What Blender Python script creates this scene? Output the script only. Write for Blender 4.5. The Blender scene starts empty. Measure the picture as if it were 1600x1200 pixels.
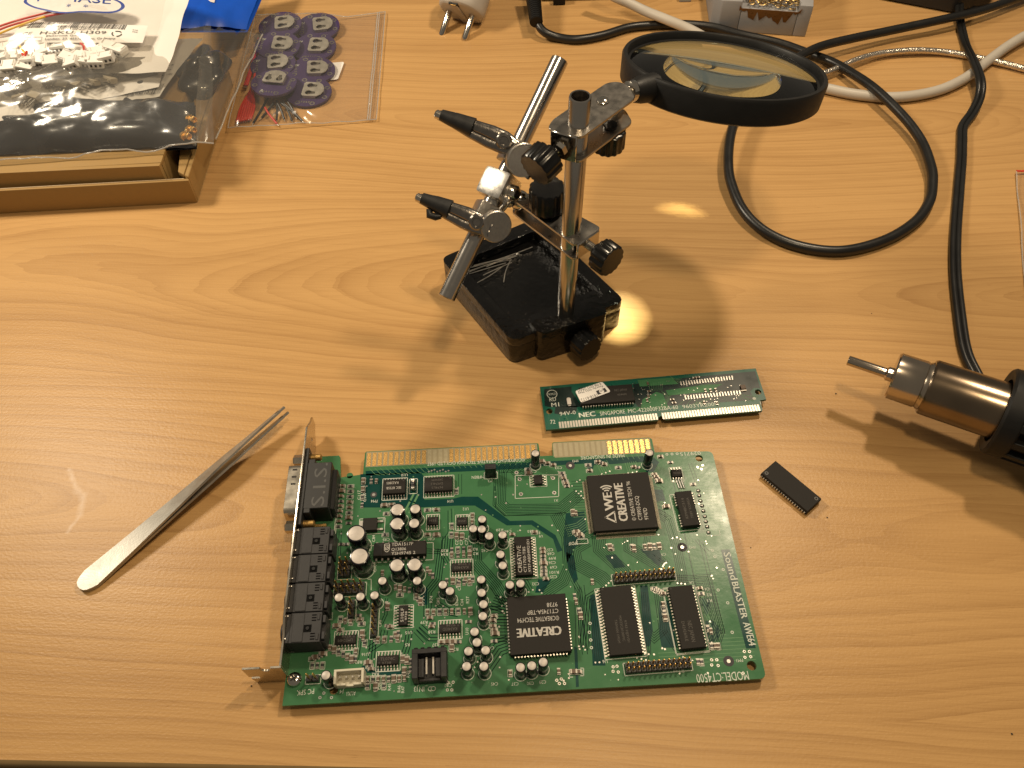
import bpy, bmesh, math, random
from mathutils import Vector, Matrix, noise
from mathutils.geometry import tessellate_polygon
R = math.radians
sc = bpy.context.scene
COL = sc.collection
S = 0.01                                    # everything below is written in millimetres; one unit is 10 cm
sc.unit_settings.scale_length = 0.1
rnd = random.Random(7)

# ------------------------------------------------------------------ camera
F, PITCH, ROLL, CAMH = 1300.0, R(53.4157), R(-1.7564), 334.03
_f = Vector((0, math.cos(PITCH), -math.sin(PITCH)))
_u0 = Vector((0, math.sin(PITCH), math.cos(PITCH)))
_r0 = Vector((1, 0, 0))
_r = math.cos(ROLL) * _r0 + math.sin(ROLL) * _u0
_u = -math.sin(ROLL) * _r0 + math.cos(ROLL) * _u0
CAM = Vector((0, 0, CAMH))
cd = bpy.data.cameras.new('camera'); co = bpy.data.objects.new('camera', cd); COL.objects.link(co)
cd.sensor_width = 36; cd.lens = F / 1600 * 36; cd.clip_start = 0.1; cd.clip_end = 200
m = Matrix((( _r.x, _u.x, -_f.x, 0), (_r.y, _u.y, -_f.y, 0), (_r.z, _u.z, -_f.z, CAMH * S), (0, 0, 0, 1)))
co.matrix_world = m
sc.camera = co

# ------------------------------------------------------------------ world and lamps
w = bpy.data.worlds.new('World'); sc.world = w; w.use_nodes = True
wb = w.node_tree.nodes['Background']; wb.inputs[0].default_value = (1.0, 0.86, 0.66, 1); wb.inputs[1].default_value = 0.145
sc.view_settings.view_transform = 'Standard'; sc.view_settings.look = 'None'
sc.view_settings.exposure = 0; sc.view_settings.gamma = 1
sc.cycles.use_denoising = True
sc.cycles.max_bounces = 10; sc.cycles.transparent_max_bounces = 24
sc.cycles.sample_clamp_indirect = 6.0

def lamp(name, loc, energy, radius, color, aim, cone=120, blend=.6):
    l = bpy.data.lights.new(name, 'SPOT'); l.energy = energy * 100; l.color = color
    l.shadow_soft_size = radius * S; l.spot_size = R(cone); l.spot_blend = blend
    o = bpy.data.objects.new(name, l); COL.objects.link(o)
    o.location = Vector(loc) * S
    o.rotation_euler = (Vector(aim) - Vector(loc)).to_track_quat('-Z', 'Y').to_euler()
    l.cycles.is_caustics_light = True
    return o
lamp('ceiling_spot', (296, 540, 700), 11.8, 32, (1, 0.80, 0.56), (-60, 470, 0), 112, .8)
lamp('ceiling_spot', (77, 127, 700), 5.8, 32, (1, 0.78, 0.50), (60, 260, 0))
lamp('desk_lamp', (-540, 520, 580), 18.0, 74, (1, 0.85, 0.64), (-110, 440, 0), 100, 1.0)

# ------------------------------------------------------------------ pixel -> point
def P(px, py, z=0.0):
    d = _f + _r * ((px - 800) / F) - _u * ((py - 600) / F)
    t = (z - CAMH) / d.z
    return CAM + d * t
def PD(px, py, depth):
    return CAM + (_f + _r * ((px - 800) / F) - _u * ((py - 600) / F)) * depth
def depth_of(v):
    return (v - CAM).dot(_f)

# ------------------------------------------------------------------ materials
def nodes(name):
    mt = bpy.data.materials.new(name); mt.use_nodes = True
    nt = mt.node_tree
    return mt, nt, nt.nodes['Principled BSDF']
def mat(name, col, rough=0.5, metal=0.0, var=0.12, scale=260, bump=0.0, bscale=900, spec=0.5, rvar=0.12, coat=0.0, stretch=None):
    mt, nt, b = nodes(name)
    N = nt.nodes.new; L = nt.links.new
    tc = N('ShaderNodeTexCoord'); mp = N('ShaderNodeMapping'); L(tc.outputs['Object'], mp.inputs[0])
    mp.inputs['Scale'].default_value = tuple(.1 * k for k in (stretch or (1, 1, 1)))
    nz = N('ShaderNodeTexNoise'); nz.inputs['Scale'].default_value = scale; nz.inputs['Detail'].default_value = 5
    L(mp.outputs[0], nz.inputs['Vector'])
    mx = N('ShaderNodeMix'); mx.data_type = 'RGBA'
    mx.inputs[6].default_value = tuple(c * (1 - var) for c in col) + (1,)
    mx.inputs[7].default_value = tuple(min(1, c * (1 + var)) for c in col) + (1,)
    L(nz.outputs['Fac'], mx.inputs[0]); L(mx.outputs[2], b.inputs['Base Color'])
    mr = N('ShaderNodeMapRange'); mr.inputs[3].default_value = max(0.02, rough - rvar); mr.inputs[4].default_value = min(1, rough + rvar)
    L(nz.outputs['Fac'], mr.inputs[0]); L(mr.outputs[0], b.inputs['Roughness'])
    b.inputs['Metallic'].default_value = metal
    b.inputs['Specular IOR Level'].default_value = spec
    b.inputs['Coat Weight'].default_value = coat
    if bump:
        n2 = N('ShaderNodeTexNoise'); n2.inputs['Scale'].default_value = bscale; n2.inputs['Detail'].default_value = 3
        L(mp.outputs[0], n2.inputs['Vector'])
        bp = N('ShaderNodeBump'); bp.inputs['Strength'].default_value = bump; bp.inputs['Distance'].default_value = 0.006
        L(n2.outputs['Fac'], bp.inputs['Height']); L(bp.outputs[0], b.inputs['Normal'])
    return mt

def film(name, tint=(0.93, 0.92, 0.9), gloss=0.10, bump=0.6, rough=0.12, bscale=90, milk=0.04, milkc=(0.8, 0.78, 0.74), refl=.6):
    mt = bpy.data.materials.new(name); mt.use_nodes = True; nt = mt.node_tree; nt.nodes.clear()
    N = nt.nodes.new; L = nt.links.new
    out = N('ShaderNodeOutputMaterial'); tr = N('ShaderNodeBsdfTransparent'); tr.inputs[0].default_value = tint + (1,)
    gl = N('ShaderNodeBsdfGlossy'); gl.inputs['Roughness'].default_value = rough; gl.inputs[0].default_value = (0.95, 0.95, 0.95, 1)
    df = N('ShaderNodeBsdfDiffuse'); df.inputs[0].default_value = milkc + (1,)
    lw = N('ShaderNodeLayerWeight'); lw.inputs[0].default_value = 0.28
    tc = N('ShaderNodeTexCoord'); nz = N('ShaderNodeTexNoise'); nz.inputs['Scale'].default_value = bscale; nz.inputs['Detail'].default_value = 1.5; nz.inputs['Distortion'].default_value = 0.8
    mp = N('ShaderNodeMapping'); mp.inputs['Scale'].default_value = (.1, .1, .1); L(tc.outputs['Object'], mp.inputs[0]); L(mp.outputs[0], nz.inputs['Vector'])
    bp = N('ShaderNodeBump'); bp.inputs['Strength'].default_value = bump; bp.inputs['Distance'].default_value = 0.04
    L(nz.outputs['Fac'], bp.inputs['Height'])
    L(bp.outputs[0], gl.inputs['Normal']); L(bp.outputs[0], lw.inputs['Normal'])
    ad = N('ShaderNodeMath'); ad.operation = 'MULTIPLY_ADD'; ad.inputs[1].default_value = 0.34; ad.inputs[2].default_value = gloss
    ad.use_clamp = True
    L(lw.outputs['Facing'], ad.inputs[0])
    pw = N('ShaderNodeMath'); pw.operation = 'MULTIPLY'; L(ad.outputs[0], pw.inputs[0]); pw.inputs[1].default_value = refl
    m1 = N('ShaderNodeMixShader'); m1.inputs[0].default_value = milk; L(tr.outputs[0], m1.inputs[1]); L(df.outputs[0], m1.inputs[2])
    m2 = N('ShaderNodeMixShader'); L(pw.outputs[0], m2.inputs[0]); L(m1.outputs[0], m2.inputs[1]); L(gl.outputs[0], m2.inputs[2])
    L(m2.outputs[0], out.inputs[0])
    return mt

def wood_material():
    mt, nt, b = nodes('desk_wood')
    N = nt.nodes.new; L = nt.links.new
    def M(op, a, bb=None, c=None):
        n = N('ShaderNodeMath'); n.operation = op
        for i, v in enumerate((a, bb, c)):
            if v is None: continue
            if isinstance(v, (int, float)): n.inputs[i].default_value = v
            else: L(v, n.inputs[i])
        return n.outputs[0]
    tc = N('ShaderNodeTexCoord'); mp = N('ShaderNodeMapping'); mp.inputs['Rotation'].default_value = (0, 0, R(4.2)); mp.inputs['Scale'].default_value = (100, 100, 100)
    L(tc.outputs['Object'], mp.inputs[0])
    def noise_tex(sx, sy, detail=3, off=0, rough=0.5):
        m2 = N('ShaderNodeMapping'); m2.inputs['Scale'].default_value = (sx, sy, 1); m2.inputs['Location'].default_value = (off, off * .7, off)
        L(mp.outputs[0], m2.inputs[0])
        n = N('ShaderNodeTexNoise'); n.inputs['Scale'].default_value = 1; n.inputs['Detail'].default_value = detail; n.inputs['Roughness'].default_value = rough
        L(m2.outputs[0], n.inputs['Vector']); return n.outputs['Fac']
    sx = N('ShaderNodeSeparateXYZ'); L(mp.outputs[0], sx.inputs[0])
    X, Y = sx.outputs[0], sx.outputs[1]
    warp = M('MULTIPLY', M('SUBTRACT', noise_tex(1/420, 1/160, 2, 3.3), .5), 46)
    yy = M('ADD', M('ADD', Y, warp), 58)
    t = M('SUBTRACT', M('FLOORED_MODULO', yy, 150), 75)
    board = M('FLOOR', M('DIVIDE', yy, 150))
    dep = M('ADD', M('ADD', M('MULTIPLY', X, 0.085), M('MULTIPLY', M('SINE', M('MULTIPLY', board, 2.1)), 40)), M('MULTIPLY', M('SUBTRACT', noise_tex(1/300, 1/260, 2, 9.1), .5), 60))
    r = M('SQRT', M('ADD', M('MULTIPLY', t, t), M('MULTIPLY', dep, dep)))
    r = M('ADD', r, M('MULTIPLY', M('SUBTRACT', noise_tex(1/80, 1/9, 3, 1.7), .5), 2.4))
    ph = M('FRACT', M('DIVIDE', r, 7.0))
    line = M('POWER', ph, 3.2)
    ph2 = M('FRACT', M('DIVIDE', r, 2.6))
    line2 = M('MULTIPLY', M('POWER', ph2, 3), noise_tex(1/120, 1/30, 2, 6.2))
    broad = noise_tex(1/220, 1/26, 4, 5.5)
    fine = noise_tex(1/26, 1/0.55, 4, 2.2, .65)
    pore = noise_tex(1/7.5, 1/0.34, 2, 8.8)
    porem = N('ShaderNodeMapRange'); porem.inputs[1].default_value = .67; porem.inputs[2].default_value = .78; L(pore, porem.inputs[0])
    pgate = N('ShaderNodeMapRange'); pgate.inputs[1].default_value = .48; pgate.inputs[2].default_value = .66; L(noise_tex(1/60, 1/9, 3, 4.4), pgate.inputs[0])
    ramp = N('ShaderNodeValToRGB')
    e = ramp.color_ramp.elements
    e[0].position = 0.0; e[0].color = (0.545, 0.325, 0.129, 1)
    e[1].position = 1.0; e[1].color = (0.235, 0.108, 0.032, 1)
    v = M('ADD', M('MULTIPLY', line, .22), M('MULTIPLY', line2, .29))
    v = M('ADD', v, M('MULTIPLY', M('SUBTRACT', broad, .44), .6))
    v = M('ADD', v, M('MULTIPLY', M('SUBTRACT', fine, .5), .55))
    v = M('ADD', v, M('MULTIPLY', M('MULTIPLY', porem.outputs[0], pgate.outputs[0]), .55))
    L(M('ADD', v, .04), ramp.inputs[0])
    # pale scuff marks worn into the lacquer at the left of the board
    p_obj = [(P(a, bb2, 0) - DESK_O) for a, bb2 in ((108, 735), (120, 765), (131, 774), (125, 805), (105, 832))]
    scuff = None
    xs = N('ShaderNodeSeparateXYZ'); mm = N('ShaderNodeMapping'); mm.inputs['Scale'].default_value = (100, 100, 100); L(tc.outputs['Object'], mm.inputs[0])
    wn = N('ShaderNodeTexNoise'); wn.inputs['Scale'].default_value = .35; wn.inputs['Detail'].default_value = 4; L(mm.outputs[0], wn.inputs['Vector'])
    wa = N('ShaderNodeVectorMath'); wa.operation = 'MULTIPLY_ADD'; wa.inputs[1].default_value = (2.4, 2.4, 0); L(wn.outputs['Color'], wa.inputs[0])
    sb = N('ShaderNodeVectorMath'); sb.operation = 'SUBTRACT'; sb.inputs[1].default_value = (1.2, 1.2, 0); L(mm.outputs[0], sb.inputs[0]); L(sb.outputs[0], wa.inputs[2])
    L(wa.outputs[0], xs.inputs[0])
    wid = [1.7, 2.4, 2.2, 1.3, 2.0]
    for i, (a, c) in enumerate(zip(p_obj[:-1], p_obj[1:])):
        dx, dy = c.x - a.x, c.y - a.y; l2 = dx * dx + dy * dy
        h = M('DIVIDE', M('ADD', M('MULTIPLY', M('SUBTRACT', xs.outputs[0], a.x), dx), M('MULTIPLY', M('SUBTRACT', xs.outputs[1], a.y), dy)), l2)
        h = M('MINIMUM', M('MAXIMUM', h, 0), 1)
        ex = M('SUBTRACT', M('SUBTRACT', xs.outputs[0], a.x), M('MULTIPLY', h, dx)); ey = M('SUBTRACT', M('SUBTRACT', xs.outputs[1], a.y), M('MULTIPLY', h, dy))
        dist = M('SQRT', M('ADD', M('MULTIPLY', ex, ex), M('MULTIPLY', ey, ey)))
        k = M('SUBTRACT', 1, M('DIVIDE', dist, wid[i])); k = M('MAXIMUM', k, 0)
        scuff = k if scuff is None else M('MAXIMUM', scuff, k)
    sm = N('ShaderNodeMix'); sm.data_type = 'RGBA'; sm.inputs[7].default_value = (.66, .5, .36, 1)
    L(M('MINIMUM', M('MULTIPLY', M('MULTIPLY', scuff, wn.outputs['Fac']), 1.1), .6), sm.inputs[0]); L(ramp.outputs[0], sm.inputs[6])
    L(sm.outputs[2], b.inputs['Base Color'])
    ro = N('ShaderNodeMapRange'); ro.inputs[3].default_value = .29; ro.inputs[4].default_value = .40; L(noise_tex(1/70, 1/40, 3, 7.7), ro.inputs[0]); L(ro.outputs[0], b.inputs['Roughness'])
    b.inputs['Specular IOR Level'].default_value = .22
    pe = N('ShaderNodeTexNoise'); pe.inputs['Scale'].default_value = .95; pe.inputs['Detail'].default_value = 2
    m3 = N('ShaderNodeMapping'); m3.inputs['Scale'].default_value = (.7, 1, 1); L(mp.outputs[0], m3.inputs[0]); L(m3.outputs[0], pe.inputs['Vector'])
    bp = N('ShaderNodeBump'); bp.inputs['Strength'].default_value = .24; bp.inputs['Distance'].default_value = .004
    hh = M('ADD', pe.outputs['Fac'], M('MULTIPLY', fine, .5)); L(hh, bp.inputs['Height']); L(bp.outputs[0], b.inputs['Normal'])
    return mt

M_ = {}
def setup_materials():
    g = M_
    g['mask'] = mat('solder_mask_green', (0.052, 0.162, 0.072), .25, var=.10, scale=120, spec=.24, bump=.04, bscale=500)
    g['mask_dark'] = mat('solder_mask_teal', (0.004, 0.046, 0.040), .24, var=.1, scale=150, spec=.24)
    g['mask_line'] = mat('solder_mask_gap', (0.002, 0.019, 0.014), .24, var=.1, spec=.24)
    g['mask_light'] = mat('solder_mask_track', (0.115, 0.25, 0.122), .25, var=.1, spec=.24)
    g['silk'] = mat('white_print', (0.60, 0.63, 0.55), .6, var=.12, scale=800)
    g['ghost'] = mat('worn_contact_laminate', (0.30, 0.25, 0.145), .5, var=.3, scale=500, stretch=(1.0, .15, 1))
    g['gold'] = mat('gold_contact', (0.80, 0.52, 0.19), .36, metal=1, var=.15, scale=700, bump=.25, bscale=1800)
    g['gold_worn'] = mat('tarnished_contact', (0.44, 0.27, 0.09), .45, metal=.85, var=.35, scale=1500, bump=.3, bscale=2500)
    g['tin'] = mat('tin_lead', (0.52, 0.49, 0.44), .38, metal=1, var=.1)
    g['chip'] = mat('chip_epoxy', (0.022, 0.020, 0.018), .55, spec=.13, var=.12, scale=1500, bump=.10, bscale=5000, rvar=.05)
    g['chip_print'] = mat('chip_marking', (0.50, 0.48, 0.44), .6, var=.05)
    g['chip_print_dim'] = mat('chip_marking_laser', (0.085, 0.078, 0.068), .7, var=.05)
    g['sleeve'] = mat('capacitor_sleeve', (0.010, 0.010, 0.014), .16, var=.1, rvar=.04)
    g['alu'] = mat('capacitor_lid', (0.50, 0.46, 0.42), .5, metal=.35, var=.10, scale=700)
    g['blackp'] = mat('black_plastic', (0.014, 0.014, 0.015), .38, var=.2, scale=300, bump=.06)
    g['blackm'] = mat('matt_black_plastic', (0.007, 0.007, 0.007), .5, spec=.3, var=.2, scale=300, bump=.12, bscale=2500)
    g['knobblack'] = mat('knob_bakelite', (0.006, 0.006, 0.006), .24, spec=.4, var=.2, scale=300, rvar=.06)
    g['slotblack'] = mat('deep_slot', (0.004, 0.004, 0.004), .8, spec=.1)
    g['jackblack'] = mat('jack_moulding', (0.042, 0.042, 0.044), .5, spec=.25, var=.2, scale=400, bump=.1, bscale=1500)
    g['port'] = mat('connector_shell_black', (0.014, 0.014, 0.014), .5, var=.15)
    g['whitep'] = mat('ivory_nylon', (0.62, 0.58, 0.46), .42, var=.06)
    g['jst'] = mat('white_nylon', (0.78, 0.76, 0.72), .4, var=.05)
    g['hole'] = mat('socket_dark', (0.02, 0.018, 0.016), .7)
    g['res'] = mat('chip_resistor_black', (0.03, 0.03, 0.032), .4)
    g['cer'] = mat('chip_ceramic_brown', (0.105, 0.064, 0.038), .5)
    g['finepin'] = mat('fine_lead', (0.30, 0.265, 0.205), .55, metal=1, var=.1)
    g['terminal'] = mat('chip_terminal', (0.36, 0.34, 0.30), .45, metal=.9, var=.15)
    g['solder'] = mat('solder_joint', (0.50, 0.48, 0.44), .34, metal=1, var=.1)
    g['steel'] = mat('brushed_steel', (0.52, 0.49, 0.455), .20, metal=1, var=.05, scale=300, rvar=.04)
    g['tweezer'] = mat('satin_steel', (0.44, 0.425, 0.39), .5, metal=1, var=.16, scale=160, bump=.10, bscale=1200)
    g['chrome'] = mat('nickel_plate', (0.62, 0.58, 0.52), .15, metal=1, var=.10, scale=220, rvar=.06, bump=.03, bscale=500)
    g['clampplate'] = mat('clamp_plate_nickel', (0.40, 0.375, 0.34), .30, metal=1, var=.12, scale=300, bump=.05)
    g['dullchrome'] = mat('scratched_nickel', (0.42, 0.40, 0.37), .34, metal=1, var=.2, scale=900, bump=.2, bscale=1800)
    g['bracket'] = mat('zinc_bracket', (0.62, 0.56, 0.46), .26, metal=1, var=.1, scale=200)
    g['castiron'] = mat('black_enamel_casting', (0.005, 0.005, 0.005), .17, var=.3, scale=300, bump=1.0, bscale=330, rvar=.06)
    g['rimblack'] = mat('magnifier_frame_black', (0.008, 0.008, 0.008), .48, spec=.35, var=.2, scale=200, bump=.08, bscale=1500)
    g['cable'] = mat('black_cable_rubber', (0.010, 0.010, 0.010), .36, var=.2, scale=100, bump=.05, bscale=300)
    g['cablegrey'] = mat('grey_cable_pvc', (0.50, 0.46, 0.40), .45, var=.10, scale=60, bump=.05, bscale=300)
    g['braid'] = mat('silver_braid', (0.66, 0.60, 0.52), .25, metal=.9, var=.45, scale=900, bump=.9, bscale=900)
    g['plug'] = mat('white_plug_plastic', (0.44, 0.405, 0.36), .45, var=.16, scale=90)
    g['grey'] = mat('grey_cast_plastic', (0.30, 0.30, 0.31), .5, var=.08, scale=120, bump=.05)
    g['burn'] = mat('flux_burn', (0.13, 0.055, 0.012), .3, var=.5, scale=300)
    g['brass'] = mat('brass_wool', (0.62, 0.44, 0.18), .3, metal=1, var=.2)
    g['nozzle'] = mat('heated_nozzle_steel', (0.52, 0.45, 0.37), .20, metal=1, var=.12, scale=120, rvar=.06)
    g['barrel'] = mat('heat_tinted_barrel', (0.22, 0.17, 0.12), .22, metal=1, var=.30, scale=60, rvar=.07)
    g['card'] = mat('brown_cardboard', (0.335, 0.205, 0.068), .75, var=.08, scale=250, bump=.10, bscale=900)
    g['paper'] = mat('white_film_pouch', (0.74, 0.71, 0.67), .4, var=.04, scale=60, bump=.15, bscale=120)
    g['label'] = mat('white_label_paper', (0.78, 0.75, 0.71), .6, var=.03)
    g['ink'] = mat('black_ink', (0.025, 0.025, 0.028), .6)
    g['blue_ink'] = mat('blue_ink', (0.02, 0.05, 0.26), .5)
    g['blue'] = mat('blue_packaging', (0.006, 0.085, 0.56), .34, var=.1, scale=40, bump=.15, bscale=60)
    g['blackbag'] = mat('black_antistatic_foil', (0.022, 0.025, 0.033), .27, var=.2, scale=60, bump=.35, bscale=26, rvar=.05, coat=.4)
    g['purple'] = mat('purple_solder_mask', (0.050, 0.032, 0.098), .34, var=.15, scale=200)
    g['red'] = mat('red_wire_pvc', (0.50, 0.035, 0.02), .4)
    g['blackw'] = mat('black_wire_pvc', (0.012, 0.012, 0.012), .4)
    g['yellow'] = mat('yellow_wire_pvc', (0.70, 0.42, 0.03), .4)
    g['clear'] = film('clear_bag_film', tint=(.975,.965,.955), gloss=.02, milk=.02, bump=.3, refl=.34, bscale=45, rough=.16)
    g['clearzip'] = film('zip_bag_film', tint=(.975,.965,.955), gloss=.05, milk=.03, bump=.55, bscale=38, rough=.14, refl=.75)
    g['clear2'] = film('heavy_bag_film', tint=(.93, .92, .89), gloss=.06, milk=.075, milkc=(.55, .53, .49), bscale=30, bump=.6, rough=.2, refl=.9)
    g['smoky'] = film('smoky_pouch_film', tint=(.55, .53, .49), gloss=.12, milk=.14, milkc=(.35, .33, .3), bscale=80)
    g['redzip'] = mat('red_zip_strip', (0.55, 0.04, 0.02), .4)
    g['floor'] = mat('dark_floor', (0.02, 0.015, 0.012), .7)
    g['edge'] = mat('desk_edge_band', (0.22, 0.145, 0.06), .45, var=.15, scale=90)
    g['darkbox'] = mat('dark_device_case', (0.012, 0.012, 0.013), .5, var=.2)
    lens, nt, b = nodes('lens_glass')
    b.inputs['Base Color'].default_value = (.74, .91, .90, 1); b.inputs['Roughness'].default_value = 0.0  # blue-green tint stands in for room reflections in the glass
    b.inputs['Transmission Weight'].default_value = 1; b.inputs['IOR'].default_value = 1.5
    g['glass'] = lens

# ------------------------------------------------------------------ mesh builder (millimetres)
class MB:
    def __init__(s): s.v = []; s.f = []; s.m = []
    def add(s, vs, fs, mi=0):
        o = len(s.v); s.v += [Vector(v) for v in vs]
        for f in fs: s.f.append([o + i for i in f]); s.m.append(mi)
    def box(s, c, d, rot=0.0, mi=0, ax=None):
        hx, hy, hz = d[0] / 2, d[1] / 2, d[2] / 2
        vs = [Vector((x * hx, y * hy, z * hz)) for z in (-1, 1) for y in (-1, 1) for x in (-1, 1)]
        if ax is not None: vs = [ax @ v for v in vs]
        elif rot: mtx = Matrix.Rotation(rot, 3, 'Z'); vs = [mtx @ v for v in vs]
        c = Vector(c); s.add([v + c for v in vs], [(0, 2, 3, 1), (4, 5, 7, 6), (0, 1, 5, 4), (2, 6, 7, 3), (0, 4, 6, 2), (1, 3, 7, 5)], mi)
    def frustum(s, c, d0, d1, z0, z1, mi=0, rot=0.0):
        vs = []
        mtx = Matrix.Rotation(rot, 3, 'Z')
        for (d, z) in ((d0, z0), (d1, z1)):
            for y in (-1, 1):
                for x in (-1, 1): vs.append(mtx @ Vector((x * d[0] / 2, y * d[1] / 2, 0)) + Vector((c[0], c[1], z)))
        s.add(vs, [(0, 2, 3, 1), (4, 5, 7, 6), (0, 1, 5, 4), (2, 6, 7, 3), (0, 4, 6, 2), (1, 3, 7, 5)], mi)
    def prism(s, poly, z0, z1, mi=0, holes=()):
        loops = [list(poly)] + [list(h) for h in holes]
        def area(q): return sum(q[i][0] * q[(i + 1) % len(q)][1] - q[(i + 1) % len(q)][0] * q[i][1] for i in range(len(q)))
        if area(loops[0]) < 0: loops[0].reverse()
        for h in loops[1:]:
            if area(h) > 0: h.reverse()
        flat = [p for q in loops for p in q]; n = len(flat)
        if len(loops) == 1 and False: tris = [tuple(range(n))]
        else: tris = tessellate_polygon([[Vector((p[0], p[1], 0)) for p in q] for q in loops])
        vs = [(p[0], p[1], z1) for p in flat] + [(p[0], p[1], z0) for p in flat]
        fs = []
        for t in tris:
            a, b2, c = (flat[i] for i in t)
            if (b2[0] - a[0]) * (c[1] - a[1]) - (b2[1] - a[1]) * (c[0] - a[0]) < 0: t = t[::-1]
            fs.append(tuple(t)); fs.append(tuple(n + i for i in reversed(t)))
        o = 0
        for q in loops:
            k = len(q)
            for i in range(k): j = (i + 1) % k; fs.append((o + i, n + o + i, n + o + j, o + j))
            o += k
        s.add(vs, fs, mi)
    def sheet(s, poly, z, mi=0):
        p = list(poly); n = len(p)
        if sum(p[i][0] * p[(i + 1) % n][1] - p[(i + 1) % n][0] * p[i][1] for i in range(n)) < 0: p.reverse()
        tris = tessellate_polygon([[Vector((a[0], a[1], 0)) for a in p]])
        fs = []
        for t in tris:
            a, b2, c = (p[i] for i in t)
            fs.append(tuple(t) if (b2[0] - a[0]) * (c[1] - a[1]) - (b2[1] - a[1]) * (c[0] - a[0]) > 0 else tuple(t[::-1]))
        s.add([(a[0], a[1], z) for a in p], fs, mi)
    def line(s, pts, wdt, z, mi=0):
        for a, b2 in zip(pts[:-1], pts[1:]):
            a = Vector(a[:2]); b2 = Vector(b2[:2]); d = b2 - a
            if d.length < 1e-6: continue
            d.normalize(); n = Vector((-d.y, d.x)) * wdt / 2; e = d * wdt * .35
            a = a - e; b2 = b2 + e
            s.add([(a.x + n.x, a.y + n.y, z), (a.x - n.x, a.y - n.y, z), (b2.x - n.x, b2.y - n.y, z), (b2.x + n.x, b2.y + n.y, z)], [(0, 1, 2, 3)], mi)
    def disc(s, c, r, z, n=12, mi=0):
        s.add([(c[0] + r * math.cos(2 * math.pi * i / n), c[1] + r * math.sin(2 * math.pi * i / n), z) for i in range(n)], [tuple(range(n))], mi)
    def ring(s, c, r0, r1, z, n=20, mi=0, a0=0, a1=2 * math.pi):
        vs = []
        for i in range(n + 1):
            a = a0 + (a1 - a0) * i / n
            for r in (r0, r1): vs.append((c[0] + r * math.cos(a), c[1] + r * math.sin(a), z))
        s.add(vs, [(2 * i, 2 * i + 1, 2 * i + 3, 2 * i + 2) for i in range(n)], mi)
    def lathe(s, prof, org=(0, 0, 0), axis=(0, 0, 1), n=24, mi=0, flute=None, cap=True, mis=None):
        """prof: list of (radius, height along axis)"""
        ax = Vector(axis).normalized(); q = Vector((0, 0, 1)).rotation_difference(ax)
        org = Vector(org); vs = []; fs = []; fm = []
        for (r, h) in prof:
            for i in range(n):
                a = 2 * math.pi * i / n
                rr = r * (flute(i) if flute else 1)
                vs.append(org + q @ Vector((rr * math.cos(a), rr * math.sin(a), h)))
        for k in range(len(prof) - 1):
            for i in range(n):
                j = (i + 1) % n
                fs.append((k * n + i, k * n + j, (k + 1) * n + j, (k + 1) * n + i)); fm.append(mis[k] if mis else mi)
        if cap:
            fs.append(tuple(range(n - 1, -1, -1))); fm.append(mis[0] if mis else mi)
            b0 = (len(prof) - 1) * n; fs.append(tuple(range(b0, b0 + n))); fm.append(mis[-1] if mis else mi)
        o = len(s.v); s.v += vs
        for f, k in zip(fs, fm): s.f.append([o + i for i in f]); s.m.append(k)
    def cyl(s, a, b2, r0, r1=None, n=20, mi=0):
        a = Vector(a); b2 = Vector(b2); r1 = r0 if r1 is None else r1
        s.lathe([(r0, 0), (r1, (b2 - a).length)], a, b2 - a, n, mi)
    def tube(s, pts, r, n=10, mi=0, flat=1.0, up=(0, 0, 1), cap=True, smooth=0):
        pts = [Vector(p) for p in pts]
        if smooth: pts = spline(pts, smooth)
        k = len(pts); rs = r if isinstance(r, (list, tuple)) else [r] * k
        if len(rs) != k: rs = [rs[0] + (rs[-1] - rs[0]) * i / (k - 1) for i in range(k)]
        o = len(s.v); upv = Vector(up)
        for i, p in enumerate(pts):
            t = (pts[min(i + 1, k - 1)] - pts[max(i - 1, 0)]).normalized()
            x = t.cross(upv)
            if x.length < 1e-4: x = t.cross(Vector((1, 0, 0)))
            x.normalize(); y = x.cross(t)
            for j in range(n):
                a = 2 * math.pi * j / n
                s.v.append(p + x * (rs[i] * math.cos(a)) + y * (rs[i] * flat * math.sin(a)))
        for i in range(k - 1):
            for j in range(n):
                j2 = (j + 1) % n
                s.f.append([o + i * n + j, o + i * n + j2, o + (i + 1) * n + j2, o + (i + 1) * n + j]); s.m.append(mi)
        if cap:
            s.f.append([o + j for j in range(n - 1, -1, -1)]); s.m.append(mi)
            b0 = o + (k - 1) * n; s.f.append([b0 + j for j in range(n)]); s.m.append(mi)
    def grid(s, fn, nu, nv, mi=0):
        o = len(s.v)
        for j in range(nv + 1):
            for i in range(nu + 1): s.v.append(Vector(fn(i / nu, j / nv)))
        for j in range(nv):
            for i in range(nu):
                a = o + j * (nu + 1) + i; s.f.append([a, a + 1, a + nu + 2, a + nu + 1]); s.m.append(mi)
    def ribbon(s, pts, side, wdt, th, mi=0):
        """bent lead: polyline pts (3D) extruded along 'side' by width, thickness th"""
        side = Vector(side).normalized() * wdt / 2; k = len(pts); pts = [Vector(p) for p in pts]; vs = []
        for i, p in enumerate(pts):
            t = (pts[min(i + 1, k - 1)] - pts[max(i - 1, 0)]).normalized(); nrm = t.cross(side).normalized() * th / 2
            vs += [p + side + nrm, p - side + nrm, p - side - nrm, p + side - nrm]
        fs = []
        for i in range(k - 1):
            for j in range(4): j2 = (j + 1) % 4; fs.append((4 * i + j, 4 * i + j2, 4 * i + 4 + j2, 4 * i + 4 + j))
        fs += [(3, 2, 1, 0), (4 * k - 4, 4 * k - 3, 4 * k - 2, 4 * k - 1)]
        s.add(vs, fs, mi)
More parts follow.
